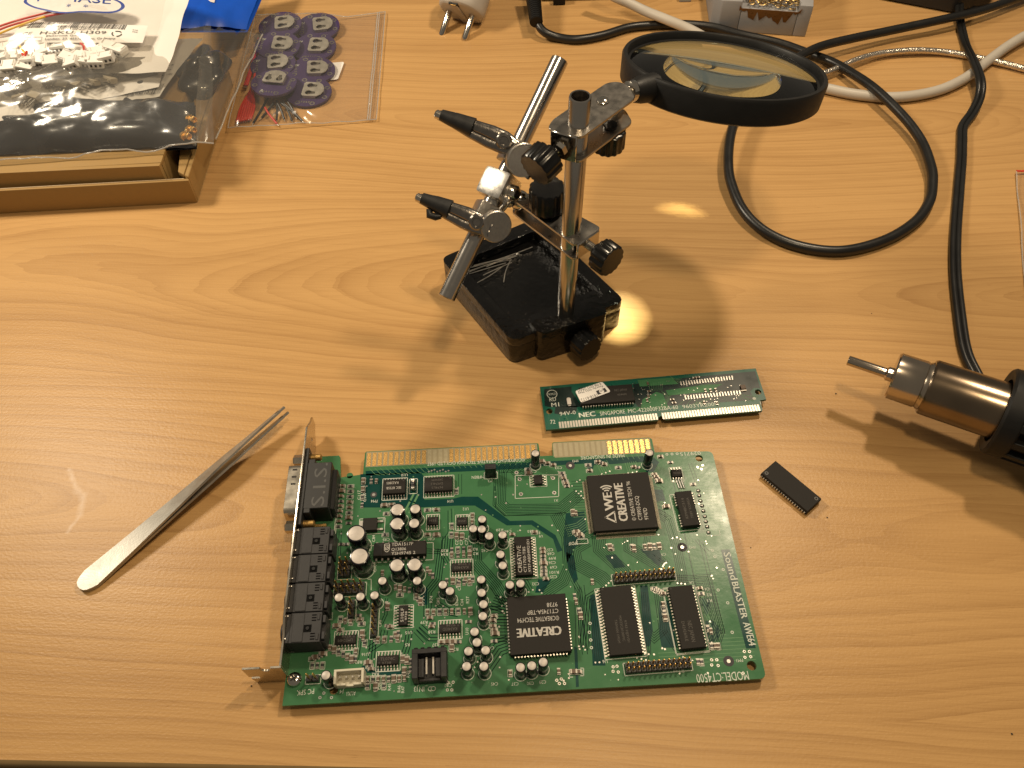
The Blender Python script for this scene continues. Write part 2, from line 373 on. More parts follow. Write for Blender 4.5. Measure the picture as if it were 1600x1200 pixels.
    def mesh(s, name, mats, bevel=0, seg=1, angle=40, org=(0, 0, 0), fixn=True):
        me = bpy.data.meshes.new(name); org = Vector(org)
        me.from_pydata([((v - org) * S)[:] for v in s.v], [], s.f)
        for mt in (mats if isinstance(mats, (list, tuple)) else [mats]): me.materials.append(mt)
        me.polygons.foreach_set('material_index', s.m)
        if bevel or fixn:
            bm = bmesh.new(); bm.from_mesh(me)
            if fixn: bmesh.ops.recalc_face_normals(bm, faces=bm.faces)
            if bevel:
                ed = [e for e in bm.edges if len(e.link_faces) == 2 and e.calc_face_angle(0) > R(30)]
                bmesh.ops.bevel(bm, geom=ed, offset=bevel * S, segments=seg, profile=.6, affect='EDGES', clamp_overlap=True)
            bm.to_mesh(me); bm.free()
        me.polygons.foreach_set('use_smooth', [True] * len(me.polygons))
        me.set_sharp_from_angle(angle=R(angle)); me.update()
        return me
    def build(s, name, mats, parent=None, loc=(0, 0, 0), rotz=0.0, kind=None, **kw):
        o = link(name, s.mesh(name, mats, **kw), parent, loc, rotz)
        if kind: o['kind'] = kind
        return o

def link(name, me, parent=None, loc=(0, 0, 0), rotz=0.0):
    o = bpy.data.objects.new(name, me); COL.objects.link(o)
    o.location = Vector(loc) * S; o.rotation_euler = (0, 0, rotz)
    if parent: o.parent = parent
    return o
def empty(name, loc=(0, 0, 0), rotz=0.0):
    o = bpy.data.objects.new(name, None); COL.objects.link(o); o.empty_display_size = .1
    o.location = Vector(loc) * S; o.rotation_euler = (0, 0, rotz); return o
def tag(o, label, cat, group=None):
    o['label'] = label; o['category'] = cat
    if group: o['group'] = group
    return o
def struct(o): o['kind'] = 'structure'; return o
def spline(pts, sub=8):
    out = []; n = len(pts)
    for i in range(n - 1):
        p0 = pts[max(i - 1, 0)]; p1 = pts[i]; p2 = pts[i + 1]; p3 = pts[min(i + 2, n - 1)]
        for k in range(sub):
            t = k / sub
            out.append(0.5 * ((2 * p1) + (p2 - p0) * t + (2 * p0 - 5 * p1 + 4 * p2 - p3) * t * t + (3 * p1 - p0 - 3 * p2 + p3) * t ** 3))
    out.append(pts[-1]); return out
def rounded(poly, r, n=5):
    out = []; k = len(poly)
    for i in range(k):
        p = Vector(poly[i][:2]); a = (Vector(poly[i - 1][:2]) - p); b = (Vector(poly[(i + 1) % k][:2]) - p)
        rr = min(r, a.length * .45, b.length * .45); a.normalize(); b.normalize()
        s0 = p + a * rr; s1 = p + b * rr
        for j in range(n + 1):
            t = j / n; q = s0 * (1 - t) ** 2 + p * 2 * t * (1 - t) + s1 * t * t; out.append((q.x, q.y))
    return out
def circle(c, r, n=14): return [(c[0] + r * math.cos(2 * math.pi * i / n), c[1] + r * math.sin(2 * math.pi * i / n)) for i in range(n)]
def rect(x0, y0, x1, y1): return [(x0, y0), (x1, y0), (x1, y1), (x0, y1)]

# flat lettering, filled to run from p0 to p1 along its baseline
_txt = {}
def glyphs(s):
    if s not in _txt:
        cu = bpy.data.curves.new('lettering', 'FONT'); cu.body = s; cu.resolution_u = 2
        ob = bpy.data.objects.new('lettering', cu)
        me = ob.to_mesh()
        vs = [v.co.copy() for v in me.vertices]; fs = [tuple(p.vertices) for p in me.polygons]
        ob.to_mesh_clear(); bpy.data.objects.remove(ob); bpy.data.curves.remove(cu)
        x0 = min(v.x for v in vs); x1 = max(v.x for v in vs)
        _txt[s] = ([Vector((v.x - x0, v.y)) for v in vs], fs, x1 - x0)
    return _txt[s]
CAP = 0.70
def text(mb, s, p0, p1, hcap, z, mi=0, bold=0.0):
    vs, fs, wd = glyphs(s)
    p0 = Vector(p0[:2]); p1 = Vector(p1[:2]); d = p1 - p0; ex = d / wd; n = Vector((-d.y, d.x)).normalized() * (hcap / CAP)
    for k in range(2 if bold else 1):
        off = d.normalized() * bold * k
        mb.add([((p0 + ex * v.x + n * v.y + off).x, (p0 + ex * v.x + n * v.y + off).y, z + .004 * k) for v in vs], fs, mi)
def text3(mb, s, p0, p1, upv, hcap, mi=0, lift=Vector((0, 0, 0))):
    vs, fs, wd = glyphs(s); p0 = Vector(p0); p1 = Vector(p1); d = (p1 - p0) / wd; n = Vector(upv).normalized() * (hcap / CAP)
    mb.add([p0 + d * v.x + n * v.y + lift for v in vs], fs, mi)

def flat_frame(z):
    return z
DESK_O = Vector((0, 0, 0))
setup_materials()

# ================================================================== SETTING: desk and floor
def build_desk():
    a = P(0, 1187, 0); b = P(460, 1196.5, 0); d = (b - a).normalized(); nrm = Vector((-d.y, d.x, 0))
    ang = math.atan2(d.y, d.x)
    p0 = a - d * 900; p1 = a + d * 1500
    m = MB()
    p0 = p0 - nrm * 2.2; p1 = p1 - nrm * 2.2
    q = [p0 + nrm * 2.2, p1 + nrm * 2.2, p1 + nrm * 1500, p0 + nrm * 1500]
    m.prism([(v.x, v.y) for v in q], -25, 0)
    o = struct(m.build('desk', wood_material())); o.cycles.is_caustics_receiver = True
    e = MB()
    sec = [(2.2, -.05), (1.2, -.35), (.45, -1.1), (.0, -2.4), (0, -23), (2.2, -25)]
    vs = [];
    for p in (p0, p1):
        for (t, z) in sec: vs.append((p.x + nrm.x * t, p.y + nrm.y * t, z))
    k = len(sec)
    e.add(vs, [(i, i + 1, k + i + 1, k + i) for i in range(k - 1)])
    e.build('edge_band', M_['edge'], o)
    f = MB(); f.box((0, 700, -735), (5000, 5000, 10)); struct(f.build('floor', M_['floor']))
build_desk()

# ================================================================== SOUND CARD
BT = 4.6                                     # height of the board's top face above the desk
B_O = P(577, 710, BT); B_ROT = R(1.3)
card = empty('sound_card', (B_O.x, B_O.y, 0), B_ROT)
tag(card, 'large green expansion card crowded with chips and capacitors, metal bracket at its left end', 'sound card')
def L(px, py, z=BT):
    d = P(px, py, z) - B_O; c, s = math.cos(B_ROT), math.sin(B_ROT)
    return Vector((c * d.x + s * d.y, -s * d.x + c * d.y, z))
def LP(pts, z=BT): return [L(x, y, z).to_tuple()[:2] for x, y in pts]

def board():
    tl, st, ed = L(524, 712), L(532, 748), L(567, 743)
    out = [(-27.3, -112), (160.2, -111.5), (159.0, -7.6), (132.4, -6.6), (132.2, .6), (131, 1.6), (86.0, 1.6), (85.4, 1.0), (85.2, -5.6), (79.4, -5.6), (79.0, 1.2), (78.4, 1.6), (-1.4, 1.6), (-2.0, 1), (-2.3, -10.6), (-12.4, -11.6), (-13.4, -.8), (-14.2, 0.2), (-25.6, .2), (-26.6, -12)]
    # soften the two right-hand corners only
    o2 = []
    for i, p in enumerate(out):
        if i in (1, 2):
            pr, nx = Vector(out[i - 1]), Vector(out[(i + 1) % len(out)]); q = Vector(p)
            a = q + (pr - q).normalized() * 2.5; b = q + (nx - q).normalized() * 2.5
            for k in range(5):
                t = k / 4; v = a * (1 - t) ** 2 + q * 2 * t * (1 - t) + b * t * t; o2.append((v.x, v.y))
        else: o2.append(p)
    holes = [circle(L(x, y), r, 16) for x, y, r in ((1092.5, 716, 1.75), (1174.5, 1040, 1.9), (521.5, 1078, 1.75), (546.5, 743, 1.5))]
    m = MB(); m.prism(o2, BT - 1.6, BT, 0, holes)
    # laminate of the edge connector with the darker tongue of bare board round it
    o = m.build('circuit_board', M_['mask'], card)
    return o
board()

# ---- copper image under the solder mask: dark gaps, lighter tracks
def copper():
    m = MB(); z1, z2, z3 = BT + .02, BT + .035, BT + .05
    dark = [
        [(571, 736), (839, 722), (839, 731), (742, 736), (600, 742), (572, 743)],
        [(563, 741), (594, 739), (595, 793), (565, 793)],
        [(594, 740), (656, 737), (664, 746), (663, 781), (708, 779), (722, 776), (747, 776), (797, 814), (832, 813), (868, 836), (879, 860), (871, 863), (864, 842), (830, 820), (792, 821), (742, 790), (715, 790), (655, 793), (594, 793)],
        [(838, 722), (1018, 712), (1030, 722), (1021, 738), (1010, 738), (1004, 722), (928, 727), (925, 738), (917, 738), (918, 724), (839, 729)],
        [(884, 802), (913, 799), (917, 829), (905, 846), (893, 866), (886, 880), (880, 850)],
        [(884, 862), (896, 868), (903, 905), (897, 912), (888, 890)],
        [(897, 1010), (902, 1012), (904.5, 1073), (900, 1074)],
        [(841, 905), (862, 905), (848, 926), (836, 926)],
        [(945, 868), (962, 866), (978, 886), (960, 888)],
        [(1000, 858), (1030, 857), (1034, 872), (1030, 886), (1010, 868)],
        [(1020, 765), (1035, 765), (1040, 782), (1024, 784)],
        [(922, 930), (936, 928), (946, 1040), (926, 1040)],
        [(1000, 915), (1012, 915), (1020, 985), (1015, 1010), (1006, 1010)],
        [(1030, 940), (1045, 938), (1058, 1012), (1034, 1012), (1030, 990)],
        [(1090, 935), (1106, 934), (1112, 950), (1104, 962)],
        [(1102, 970), (1112, 968), (1128, 985), (1120, 1002), (1106, 1004)],
        [(655, 920), (668, 918), (668, 945), (660, 945)],
        [(565, 1040), (620, 1047), (640, 1050), (640, 1056), (600, 1056), (566, 1050)],
    ]
    for q in dark: m.sheet(LP(q), z1, 0)
    m.sheet(LP([(1126.5, 859), (1140, 858.3), (1181, 1012.6), (1165.8, 1013.6)]), z1, 0)   # panel behind the name
    def bundle(pts, n, pitch, wd=.24, mi=1, z=z2, fan=1.0, ends=True):
        q = [Vector(p) for p in LP(pts)]
        if pitch < .75: n, pitch = max(3, round(n * pitch / .78)), .78
        for k in range(n):
            off = (k - (n - 1) / 2) * pitch; out = []
            for i, p in enumerate(q):
                a = (q[i] - q[i - 1]).normalized() if i else (q[1] - q[0]).normalized()
                b = (q[i + 1] - q[i]).normalized() if i < len(q) - 1 else a
                n1 = Vector((-a.y, a.x)); n2 = Vector((-b.y, b.x)); nn = n1 + n2; nn = nn / max(.35, nn.length_squared) * 2
                sc_ = 1 + (fan - 1) * (i / (len(q) - 1))
                out.append(p + nn * off * sc_)
            m.line(out, wd, z, mi)
            if ends and k % 2 == 0: m.disc(out[-1], .36, z + .012, 8, 3)
    # buses in the right half
    bundle([(800, 716), (782, 735), (780, 786), (792, 797), (876, 796), (905, 772)], 15, .42)
    bundle([(838, 722), (800, 742)], 9, .8, ends=False)
    bundle([(868, 803), (886, 838), (889, 888), (880, 908), (848, 929)], 11, .5)
    bundle([(935, 838), (937, 858), (975, 893), (975, 902)], 12, .55)
    bundle([(985, 836), (985, 856), (1035, 886)], 11, .55)
    bundle([(1012, 836), (1010, 850), (1040, 880)], 6, .5)
    bundle([(918, 845), (896, 858), (900, 880), (940, 902), (950, 912)], 12, .5)
    bundle([(1026, 800), (1044, 812), (1056, 850), (1066, 898), (1066, 912)], 10, .5)
    bundle([(1056, 908), (1102, 906), (1124, 985), (1116, 1012)], 9, .62, fan=.8)
    bundle([(1005, 925), (1010, 985), (1022, 997), (1036, 985), (1028, 925)], 6, .6)
    bundle([(1012, 1000), (1012, 1022)], 5, .6)
    bundle([(925, 935), (935, 1035)], 4, .8)
    bundle([(905, 915), (918, 1022)], 3, 2.0, ends=False)
    bundle([(895, 800), (918, 798)], 5, 1.3, mi=2)
    bundle([(885, 830), (905, 825), (918, 815)], 6, 1.0, mi=2)
    bundle([(900, 850), (912, 840), (925, 832)], 8, .5)
    for k in range(14): m.line(LP([(893 + k * .9, 752 + k * 4.2), (916 + k * .6, 752 + k * 4.2 - 1)]), .17, z2, 1)
    for k in range(9): m.line(LP([(1013 + k * 1.6, 752 + k * 6.0), (1030 + k * 1.4, 756 + k * 6.4), (1038, 762 + k * 6.6)]), .17, z2, 1)
    bundle([(936, 925), (920, 935), (912, 1015)], 4, 1.1, wd=.3)
    bundle([(1006, 1015), (1004, 1030)], 6, .9)
    bundle([(1040, 985), (1056, 1012), (1070, 1022)], 4, .9)
    bundle([(1090, 925), (1122, 985), (1112, 1004)], 5, .9, mi=2)
    bundle([(895, 905), (906, 925), (908, 1010)], 3, .9)
    bundle([(1043, 800), (1056, 840)], 4, 1.0, mi=2)
    bundle([(940, 722), (948, 738)], 6, 1.0, mi=2)
    bundle([(985, 722), (990, 738)], 6, 1.0, mi=2)
    bundle([(650, 860), (690, 862), (700, 880)], 3, 1.0, wd=.3)
    bundle([(770, 940), (792, 948)], 6, 1.2, wd=.34)
    bundle([(770, 985), (794, 985)], 8, 1.3, wd=.34)
    bundle([(815, 905), (826, 925)], 5, 1.0, wd=.3)
    bundle([(530, 830), (528, 870)], 3, 1.0, wd=.3)
    bundle([(510, 940), (512, 1010)], 3, 1.1, wd=.3)
    # left, analogue half
    bundle([(792, 958), (770, 958), (757, 975)], 5, 1.4, wd=.36)
    bundle([(795, 1006), (778, 1012), (752, 1050)], 6, 1.3, wd=.36)
    bundle([(742, 846), (744, 880), (775, 915), (792, 942)], 7, .8, wd=.32)
    bundle([(690, 858), (684, 905), (668, 925), (668, 965)], 4, 1.0, wd=.36)
    bundle([(700, 838), (698, 862)], 5, 1.1, wd=.36)
    bundle([(716, 958), (700, 955), (682, 945)], 4, 1.0, wd=.36)
    bundle([(640, 985), (636, 1010), (632, 1022)], 3, 1.2, wd=.36)
    bundle([(651, 985), (667, 1002)], 3, 1.3, wd=.25)
    bundle([(655, 980), (672, 996), (688, 996)], 3, 1.4, wd=.36)
    bundle([(601, 985), (598, 1000), (575, 1016)], 3, 1.3, wd=.3)
    bundle([(585, 985), (580, 1030)], 3, 1.2, wd=.36)
    bundle([(560, 985), (554, 1030)], 4, 1.1, wd=.32)
    bundle([(604, 935), (603, 960), (596, 975)], 2, 1.0, wd=.32)
    bundle([(580, 745), (575, 760)], 2, 1.2, wd=.32)
    bundle([(636, 800), (644, 784), (650, 772)], 2, 2.0, wd=.9, mi=2, ends=False)
    # light tracks over the dark band below the contacts
    for k in range(11):
        x = 577 + k * 8.55; y = 733 - k * .42
        m.line(LP([(x, y - 1), (x + 9, y + 8), (x + 16 - k * .4, y + 9.5)]), .22, z2, 2)
    for k in range(16):
        x = 705 + k * 8.54; y = 727 - k * .42
        m.line(LP([(x, y - 2), (x + (6 if k < 9 else -2), y + 5)]), .2, z2, 2)
        if k > 8: m.line(LP([(x - 2, y + 5), (x - 2 - (k - 9) * 2.0, y + 16), (788 + (k - 9) * 1.6, 738)]), .17, z2, 1)
    for k in range(8): m.line(LP([(670 + k * 4.4, 739 - (k % 3)), (671 + k * 4.4, 743)]), .2, z2, 2); m.disc(L(670 + k * 4.4, 737 - (k % 3) * 1.5), .45, z3, 8, 3)
    for k in range(8): m.line(LP([(952 + k * 8.5, 711 - k * .4), (957 + k * 8.5, 719 - k * .4)]), .22, z2, 2)
    # horizontal hatch of the ground plane on the far right
    for k in range(4, 64):
        v = -9.5 - k * 1.5; u0 = 142 + 1.2 * math.sin(k * .3) + (6 if -62 < v < -20 else 0); u1 = 156.5 + min(1.2, k * .02)
        if -94 < v < -47: u1 = 148 + (v + 47) * -.0
        if v < -98 : u0 = 120
        m.line([(u0, v), (u1, v)], .28, BT + .012, 2)
    # long ground slots
    for a, b in (((1078, 724), (1090, 757)), ((1088, 843), (1106, 862)), ((719, 741), (719, 772)), ((905, 917), (920, 1015)), ((1095, 845), (1130, 990))):
        q = [Vector(p) for p in LP([a, b])]; n = (q[1] - q[0]).normalized(); n = Vector((-n.y, n.x))
        for s in (-.7, .7): m.line([q[0] + n * s, q[1] + n * s], .2, z2, 1)
    for q in ([(1046, 722), (1062, 800), (1098, 965)], [(898, 930), (900, 1010)], [(700, 798), (700, 832), (690, 845), (690, 862)], [(705, 795), (707, 840)], [(773, 760), (774, 792), (790, 806), (884, 801)]):
        m.line(LP(q), .25, z2, 1); m.line([(a[0] + .9, a[1]) for a in LP(q)], .2, z2, 2)
    # ground pads round the fiducials
    for x, y in ((584, 773), (891, 727.5), (1066, 855), (1138.5, 1033)):
        c = L(x, y); m.disc(c, 2.1 if x != 584 else 1.5, z2, 18, 4); m.disc(c, .75, z3, 12, 3)
    # solder lands and vias
    r2 = random.Random(3)
    for k in range(330):
        x = r2.uniform(530, 1110 + 20 * r2.random()); y = r2.uniform(735, 1085)
        if 915 < x < 1030 and 738 < y < 830 or 790 < x < 895 and 925 < y < 1025: continue
        c = L(x, y)
        if c.y > -109 and c.x < 157: m.disc(c, r2.choice((.28, .34, .42)), z3, 7, 3 if r2.random() < .7 else 2)
    for x, y in ((812, 749), (864, 747), (814, 772), (866, 770), (807, 738.5)):
        c = L(x, y); m.disc(c, .95, z3, 12, 3); m.disc(c, .45, z3 + .01, 8, 4)
    for x, y in ((500, 1090), (506, 1083), (518, 1090), (700, 1067), (708, 1066), (706, 1078), (699, 1078), (870, 1063), (877, 1061), (874, 1068), (882, 1068), (958, 1042), (964, 1041), (958, 1049), (966, 1050), (1112, 1031), (1120, 1031), (1112, 1039), (1122, 1040), (1163, 1018), (1171, 1018), (1164, 1027), (1173, 1026), (1090, 730), (1098, 727), (1096, 733), (1161, 1052)):
        m.ring(L(x, y), .3, .62, z3, 10, 3)
    for x, y in ((1042, 710), (1050, 709.5), (1058, 709), (924, 1012), (921, 988), (922, 974), (923, 1000), (1130, 890), (1137, 942), (1122, 922), (1144, 988), (1113, 860), (1117, 870)):
        m.ring(L(x, y), .34, .66, z3, 10, 5)
    o = m.build('copper_tracks', [M_['mask_dark'], M_['mask_line'], M_['mask_light'], M_['solder'], M_['ink'], M_['silk']], card, kind='stuff', fixn=False)
copper()

# ---- edge contacts: every gold finger is its own part
def fingers():
    zt = BT + .045
    gf = MB(); gf.box((0, -2.85, 0), (1.75, 7.1, .07)); gm = gf.mesh('contact_finger', M_['gold_worn'], fixn=False)
    gb = MB(); gb.box((0, -2.85, 0), (1.75, 7.1, .07)); bright = gb.mesh('contact_finger', M_['gold'], fixn=False)
    for k in range(31):
        if 11 <= k < 15: continue
        link('contact_finger', gm, card, (k * 2.547, 0, zt))
    for k in range(10, 18): link('contact_finger', bright, card, (86.4 + k * 2.55, 0, zt))
    m = MB()
    m.sheet(rect(-1.35, -6.8, 78.3, 1.3), BT + .008, 0); m.sheet(rect(86.0, -6.8, 131.2, 1.3), BT + .008, 0)
    for k in list(range(11, 15)): m.sheet(rect(k * 2.547 - .8, -6.2, k * 2.547 + .8, .9), BT + .016, 1)
    for k in range(10): m.sheet(rect(86.4 + k * 2.55 - .8, -6.2, 86.4 + k * 2.55 + .8, .9), BT + .016, 1)
    m.build('connector_laminate', [M_['ghost'], mat('bare_contact_trace', (.36, .31, .19), .5, var=.2, scale=700)], card, fixn=False)
fingers()

# ---- chips
silk = MB()
def outline(c, L_, W_, rot, wd=.28):
    mt = Matrix.Rotation(rot, 2); q = [Vector((x * L_ / 2, y * W_ / 2)) for x, y in ((-1, -1), (1, -1), (1, 1), (-1, 1), (-1, -1))]
    silk.line([(mt @ v) + Vector(c[:2]) for v in q], wd, BT + .065)
PIN_MAT = None
def chip(name, c, Lb, Wb, ht, n, pitch, rot=0.0, style='gull', so=.25, sides=2, reach=1.3, pw=.42, frame=True, notch=True, texts=(), mark='chip_print', parent=None, base=None, pads=True, skip=()):
    """body along local x, leads along the +-y sides (and +-x if sides == 4); texts: (string, x0, y0, x1, y1, cap) in body mm"""
    parent = parent or card; base = BT if base is None else base
    m = MB(); zm = so + (ht - so) * .45
    m.frustum((0, 0), (Lb - .5, Wb - .5), (Lb, Wb), so, zm); m.frustum((0, 0), (Lb, Wb), (Lb - .35, Wb - .45), zm, ht)
    o = m.build('chip_body' if False else name, M_['chip'], parent, (c[0], c[1], base), rot, bevel=.12)
    p = MB()
    for sd in range(sides):
        half = (Wb if sd < 2 else Lb) / 2
        for k in range(n):
            if (sd, k) in skip: continue
            a = (k - (n - 1) / 2) * pitch; sg = 1 if sd % 2 == 0 else -1
            if style == 'gull': pts = [(half - .3, zm), (half + reach * .38, zm), (half + reach * .55, .16), (half + reach, .09)]
            elif style == 'dip': pts = [(half - .3, zm), (half + .9, zm), (half + 1.15, zm - .3), (half + 1.2, -.3)]
            else: pts = [(half - .2, zm + .15), (half + .42, zm + .1), (half + .52, zm - .4), (half + .40, .1)]
            w3 = [((a, sg * y, z) if sd < 2 else (sg * y, a, z)) for y, z in pts]
            p.ribbon(w3, (1, 0, 0) if sd < 2 else (0, 1, 0), pw, .17)
            if pads and style == 'gull':
                y = half + reach * .9
                if sd < 2: p.box((a, sg * y, .07), (pw * 1.35, reach * .7, .06))
                else: p.box((sg * y, a, .07), (reach * .7, pw * 1.35, .06))
    q = p.build('pins', M_['finepin' if pitch < .6 else 'tin'], o, kind='stuff', fixn=True)
    t = MB(); hz = ht + .015
    for (s, x0, y0, x1, y1, cp) in texts: text(t, s, (x0, y0), (x1, y1), cp, hz)
    if t.f: t.build('marking', M_[mark], o, fixn=False, kind='stuff')
    if notch:
        d = MB(); d.disc((Lb / 2 - 1.1, -Wb / 2 + 1.1) if sides == 4 else (-Lb / 2 + 1.0, -Wb / 2 + 1.0), .42, ht + .01, 12); d.build('pin_mark', M_['hole'], o, fixn=False)
    if frame and sides == 2: outline(c, Lb + .9, Wb + 2 * reach + 1.0, rot)
    return o
PI = math.pi
def T180(lines, Lb):                        # lines of text reading upside down in the picture
    return lines
H = {'so': 1.75, 'sow': 2.5}
# small outline chips in the analogue half (centre pixel, lead count a side, turn)
sow = L(615.8, 760, BT + 2.4)
chip('amplifier_chip', sow, 10.3, 7.5, 2.5, 8, 1.27, PI, texts=(('SEC 8735B', -3.2, .2, 3.4, .2, 1.25), ('KA22803', -1.9, -2.4, 3.4, -2.4, 1.25)))
chip('logic_chip', L(685, 756, BT + 2.4), 12.8, 7.5, 2.5, 10, 1.27, PI, texts=(('N74LS', -2, 1.4, 3.0, 1.4, 1.1), ('DM74LS', -2, -.6, 3.4, -.6, 1.1), ('245WM', -2, -2.6, 3, -2.6, 1.1)), mark='chip_print_dim')
for x, y, r, tx in ((676, 813.5, PI, '5534'), (722, 814, PI, '4558'), (1057.5, 739, PI, '93C46')):
    chip('op_amp_chip', L(x, y, BT + 1.5), 4.9, 4.0, 1.65, 4, 1.27, r, texts=((tx, -1.6, -.4, 1.6, -.4, 1.0),), mark='chip_print_dim')
chip('op_amp_chip', L(841, 749, BT + 1.5), 4.9, 4.0, 1.65, 4, 1.27, PI / 2, texts=())
for x, y, r, tx in ((539.6, 999, PI, 'LM324M'), (605.8, 1031, 0, 'TL074C'), (630, 961, PI / 2, 'S10LF'), (721, 885.5, PI, 'KA3403'), (703, 981.5, PI, 'KA3403D')):
    chip('quad_op_amp_chip', L(x, y, BT + 1.6), 8.7, 3.95, 1.7, 7, 1.27, r, reach=1.5, texts=((tx, -2.9, -.2, 2.9, -.2, 1.25), ('9738', -2.2, -1.6, 1.4, -1.6, .9)), mark='chip_print' if r == PI / 2 else 'chip_print_dim')
# 18-lead amplifier standing in through-holes
tda = L(625, 857, BT + 4.2)
t = chip('power_amplifier_chip', tda, 22.4, 6.6, 4.4, 9, 2.54, R(0), style='dip', so=.6, pw=.75, frame=False, notch=False,
     texts=(('TDA1517P', -3.6, 1.2, 5.6, 1.2, 1.5), ('Q13806', -3.6, -1.0, 2.6, -1.0, 1.35), ('YSH9745 2', -3.6, -2.9, 6.6, -2.9, 1.35)))
mk = MB(); mk.prism([(-11.2, -2.5), (-7.6, -2.5), (-7.6, 2.5), (-11.2, 2.5)], 4.36, 4.42); mk.build('end_recess', M_['blackp'], t)
lg = MB()
for k in range(14):
    a0 = 2 * PI * k / 14
lg.line([(-6.6, 2.3), (-4.5, 2.3), (-4.5, -.6), (-5.55, -1.5), (-6.6, -.6), (-6.6, 2.3)], .26, 4.43); lg.ring((-5.55, .3), .55, .78, 4.43, 16); lg.line([(-6.3, -.35), (-4.8, .95)], .18, 4.435); lg.line([(-6.4, 1.5), (-4.7, 1.5)], .18, 4.435)
lg.build('emblem', M_['chip_print'], t, fixn=False)
outline(tda, 27.5, 8.0, 0)
# codec, synthesiser and bus chips
cod = L(818, 868, BT + 2.4)
chip('codec_chip', cod, 17.9, 7.5, 2.5, 14, 1.27, PI / 2, texts=(('CREATIVE', -7.6, 1.0, 4.6, 1.0, 1.7), ('CT1703-TBS', -7.6, -.9, 4.0, -.9, 1.15), ('9737-ABSH9921D1', -7.6, -2.8, 7.2, -2.8, 1.1)), pw=.5)
big = L(971.5, 783, BT + 3.5)
bg = chip('synthesiser_chip', big, 28, 28, 3.7, 52, .5, R(1), sides=4, reach=1.5, pw=.25, frame=False, so=.4)
t = MB(); z = 3.72
# reading direction of this chip runs from the bottom of the picture to the top
def vt(s, x, y0, y1, cp, bold=0): text(t, s, (x, y0), (x, y1), cp, z, bold=bold)
vt('WE', -4.0, -4.4, 4.4, 4.0, .4)
t.line([(-4.2, -9.9), (-8.1, -7.5), (-4.2, -5.2)], .75, z); t.line([(-4.0, -10.2), (-4.0, -4.9)], .5, z)
for k in range(3):
    r = 1.6 + k * 1.15; t.ring((-6.0, 4.2), r - .3, r + .3, z + .004 * k, 10, 0, R(50), R(130))
vt('CREATIVE', 1.4, -9.9, 8.6, 3.9, .45)
vt('\u00a9 CREATIVE TECH \'96', 4.9, -9.9, 9.6, 1.7)
vt('CT8903-DCQ', 7.6, -9.9, 1.9, 1.7); vt('9747D', 10.3, -9.9, -4.2, 1.7)
t.build('marking', M_['chip_print'], bg, fixn=False, kind='stuff')
pl = L(841.5, 974.5, BT + 4.2)
pc = chip('bus_controller_chip', pl, 24.2, 24.2, 4.4, 17, 1.27, R(1), sides=4, style='j', pw=.6, frame=False, so=.8, notch=False)
t = MB(); z = 4.42
def ut(s, x0, x1, y, cp, bold=0): text(t, s, (x1, y), (x0, y), cp, z, bold=bold)     # upside down in the picture
ut('CREATIVE', -8.6, 8.9, -1.6, 3.6, .45); ut('\u00a9CREATIVE TECH\'94', -8.4, 8.4, 2.7, 1.9); ut('CT1745A-TBP', -4.2, 8.4, 5.6, 1.8); ut('9738', 4.0, 8.3, 8.3, 1.8)
t.disc((-8.3, 9.0), 1.5, z - .006, 18, 1)
t.build('marking', [M_['chip_print'], M_['chip']], pc, fixn=False, kind='stuff')
# memories
rom = L(970, 968, BT + 2.5)
chip('rom_chip', rom, 28.6, 13.2, 2.7, 22, 1.27, -PI / 2 + R(2), pw=.55, texts=(('9743 HJ3V01', 0.5, 1.2, 9.5, 1.2, 1.0), ('MX23C8100MC', -1.5, -.6, 9, -.6, 1.0), ('TAIWAN 1MGM', 0, -2.6, 9.5, -2.6, 1.0)), mark='chip_print_dim')
ram = L(1073.5, 963, BT + 3.3)
chip('memory_chip', ram, 26.2, 10.2, 3.5, 20, 1.27, -PI / 2 + R(2.5), style='j', pw=.55, so=.7, texts=(('NEC JAPAN', 2, -.4, 10.5, -.4, 1.6), ('D424260LE', 2, -2.8, 10, -2.8, 1.2)), mark='chip_print_dim')
outline(ram, 28, 13.4, -PI / 2 + R(2.5))
chip('memory_chip', L(1074, 794, BT + 3.3), 17.2, 7.6, 3.5, 13, 1.27, PI / 2 + R(3), style='j', pw=.6, so=.7, skip=[(sd, k) for sd in (0, 1) for k in (5, 6, 7)], texts=(('KM48C514', -5, .6, 5, .6, 1.2), ('738Y KOREA', -5, -1.6, 5, -1.6, 1.1)), mark='chip_print_dim')

# ---- voltage regulator, diode, capacitors
def misc():
    c = L(578, 819, BT + 2); m = MB(); m.frustum((0, 0), (6.4, 6.4), (6.2, 5.9), .15, 2.3)
    o = m.build('voltage_regulator', M_['chip'], card, (c.x, c.y, BT), 0, bevel=.12)
    q = MB(); q.box((-3.9, 0, .35), (1.7, 5.4, .5)); q.box((4.3, 1.9, .5), (2.6, .9, .4)); q.box((4.3, -1.9, .5), (2.6, .9, .4)); q.build('terminals', M_['tin'], o)
    outline((c.x + .6, c.y), 11.2, 7.6, 0)
    c = L(645.5, 758, BT + 1); m = MB(); m.lathe([(1.0, 0), (1.25, .2), (1.25, 1.5), (1.18, 1.6), (1.18, 3.6), (1.25, 3.7), (1.25, 5), (1.0, 5.2)], (0, 2.6, 1.3), (0, -1, 0), 16, mis=[1, 1, 1, 0, 0, 1, 1])
    m.build('diode', [M_['blackp'], M_['solder']], card, (c.x, c.y, BT), 0)
    outline(c, 3.6, 7.6, 0)
misc()

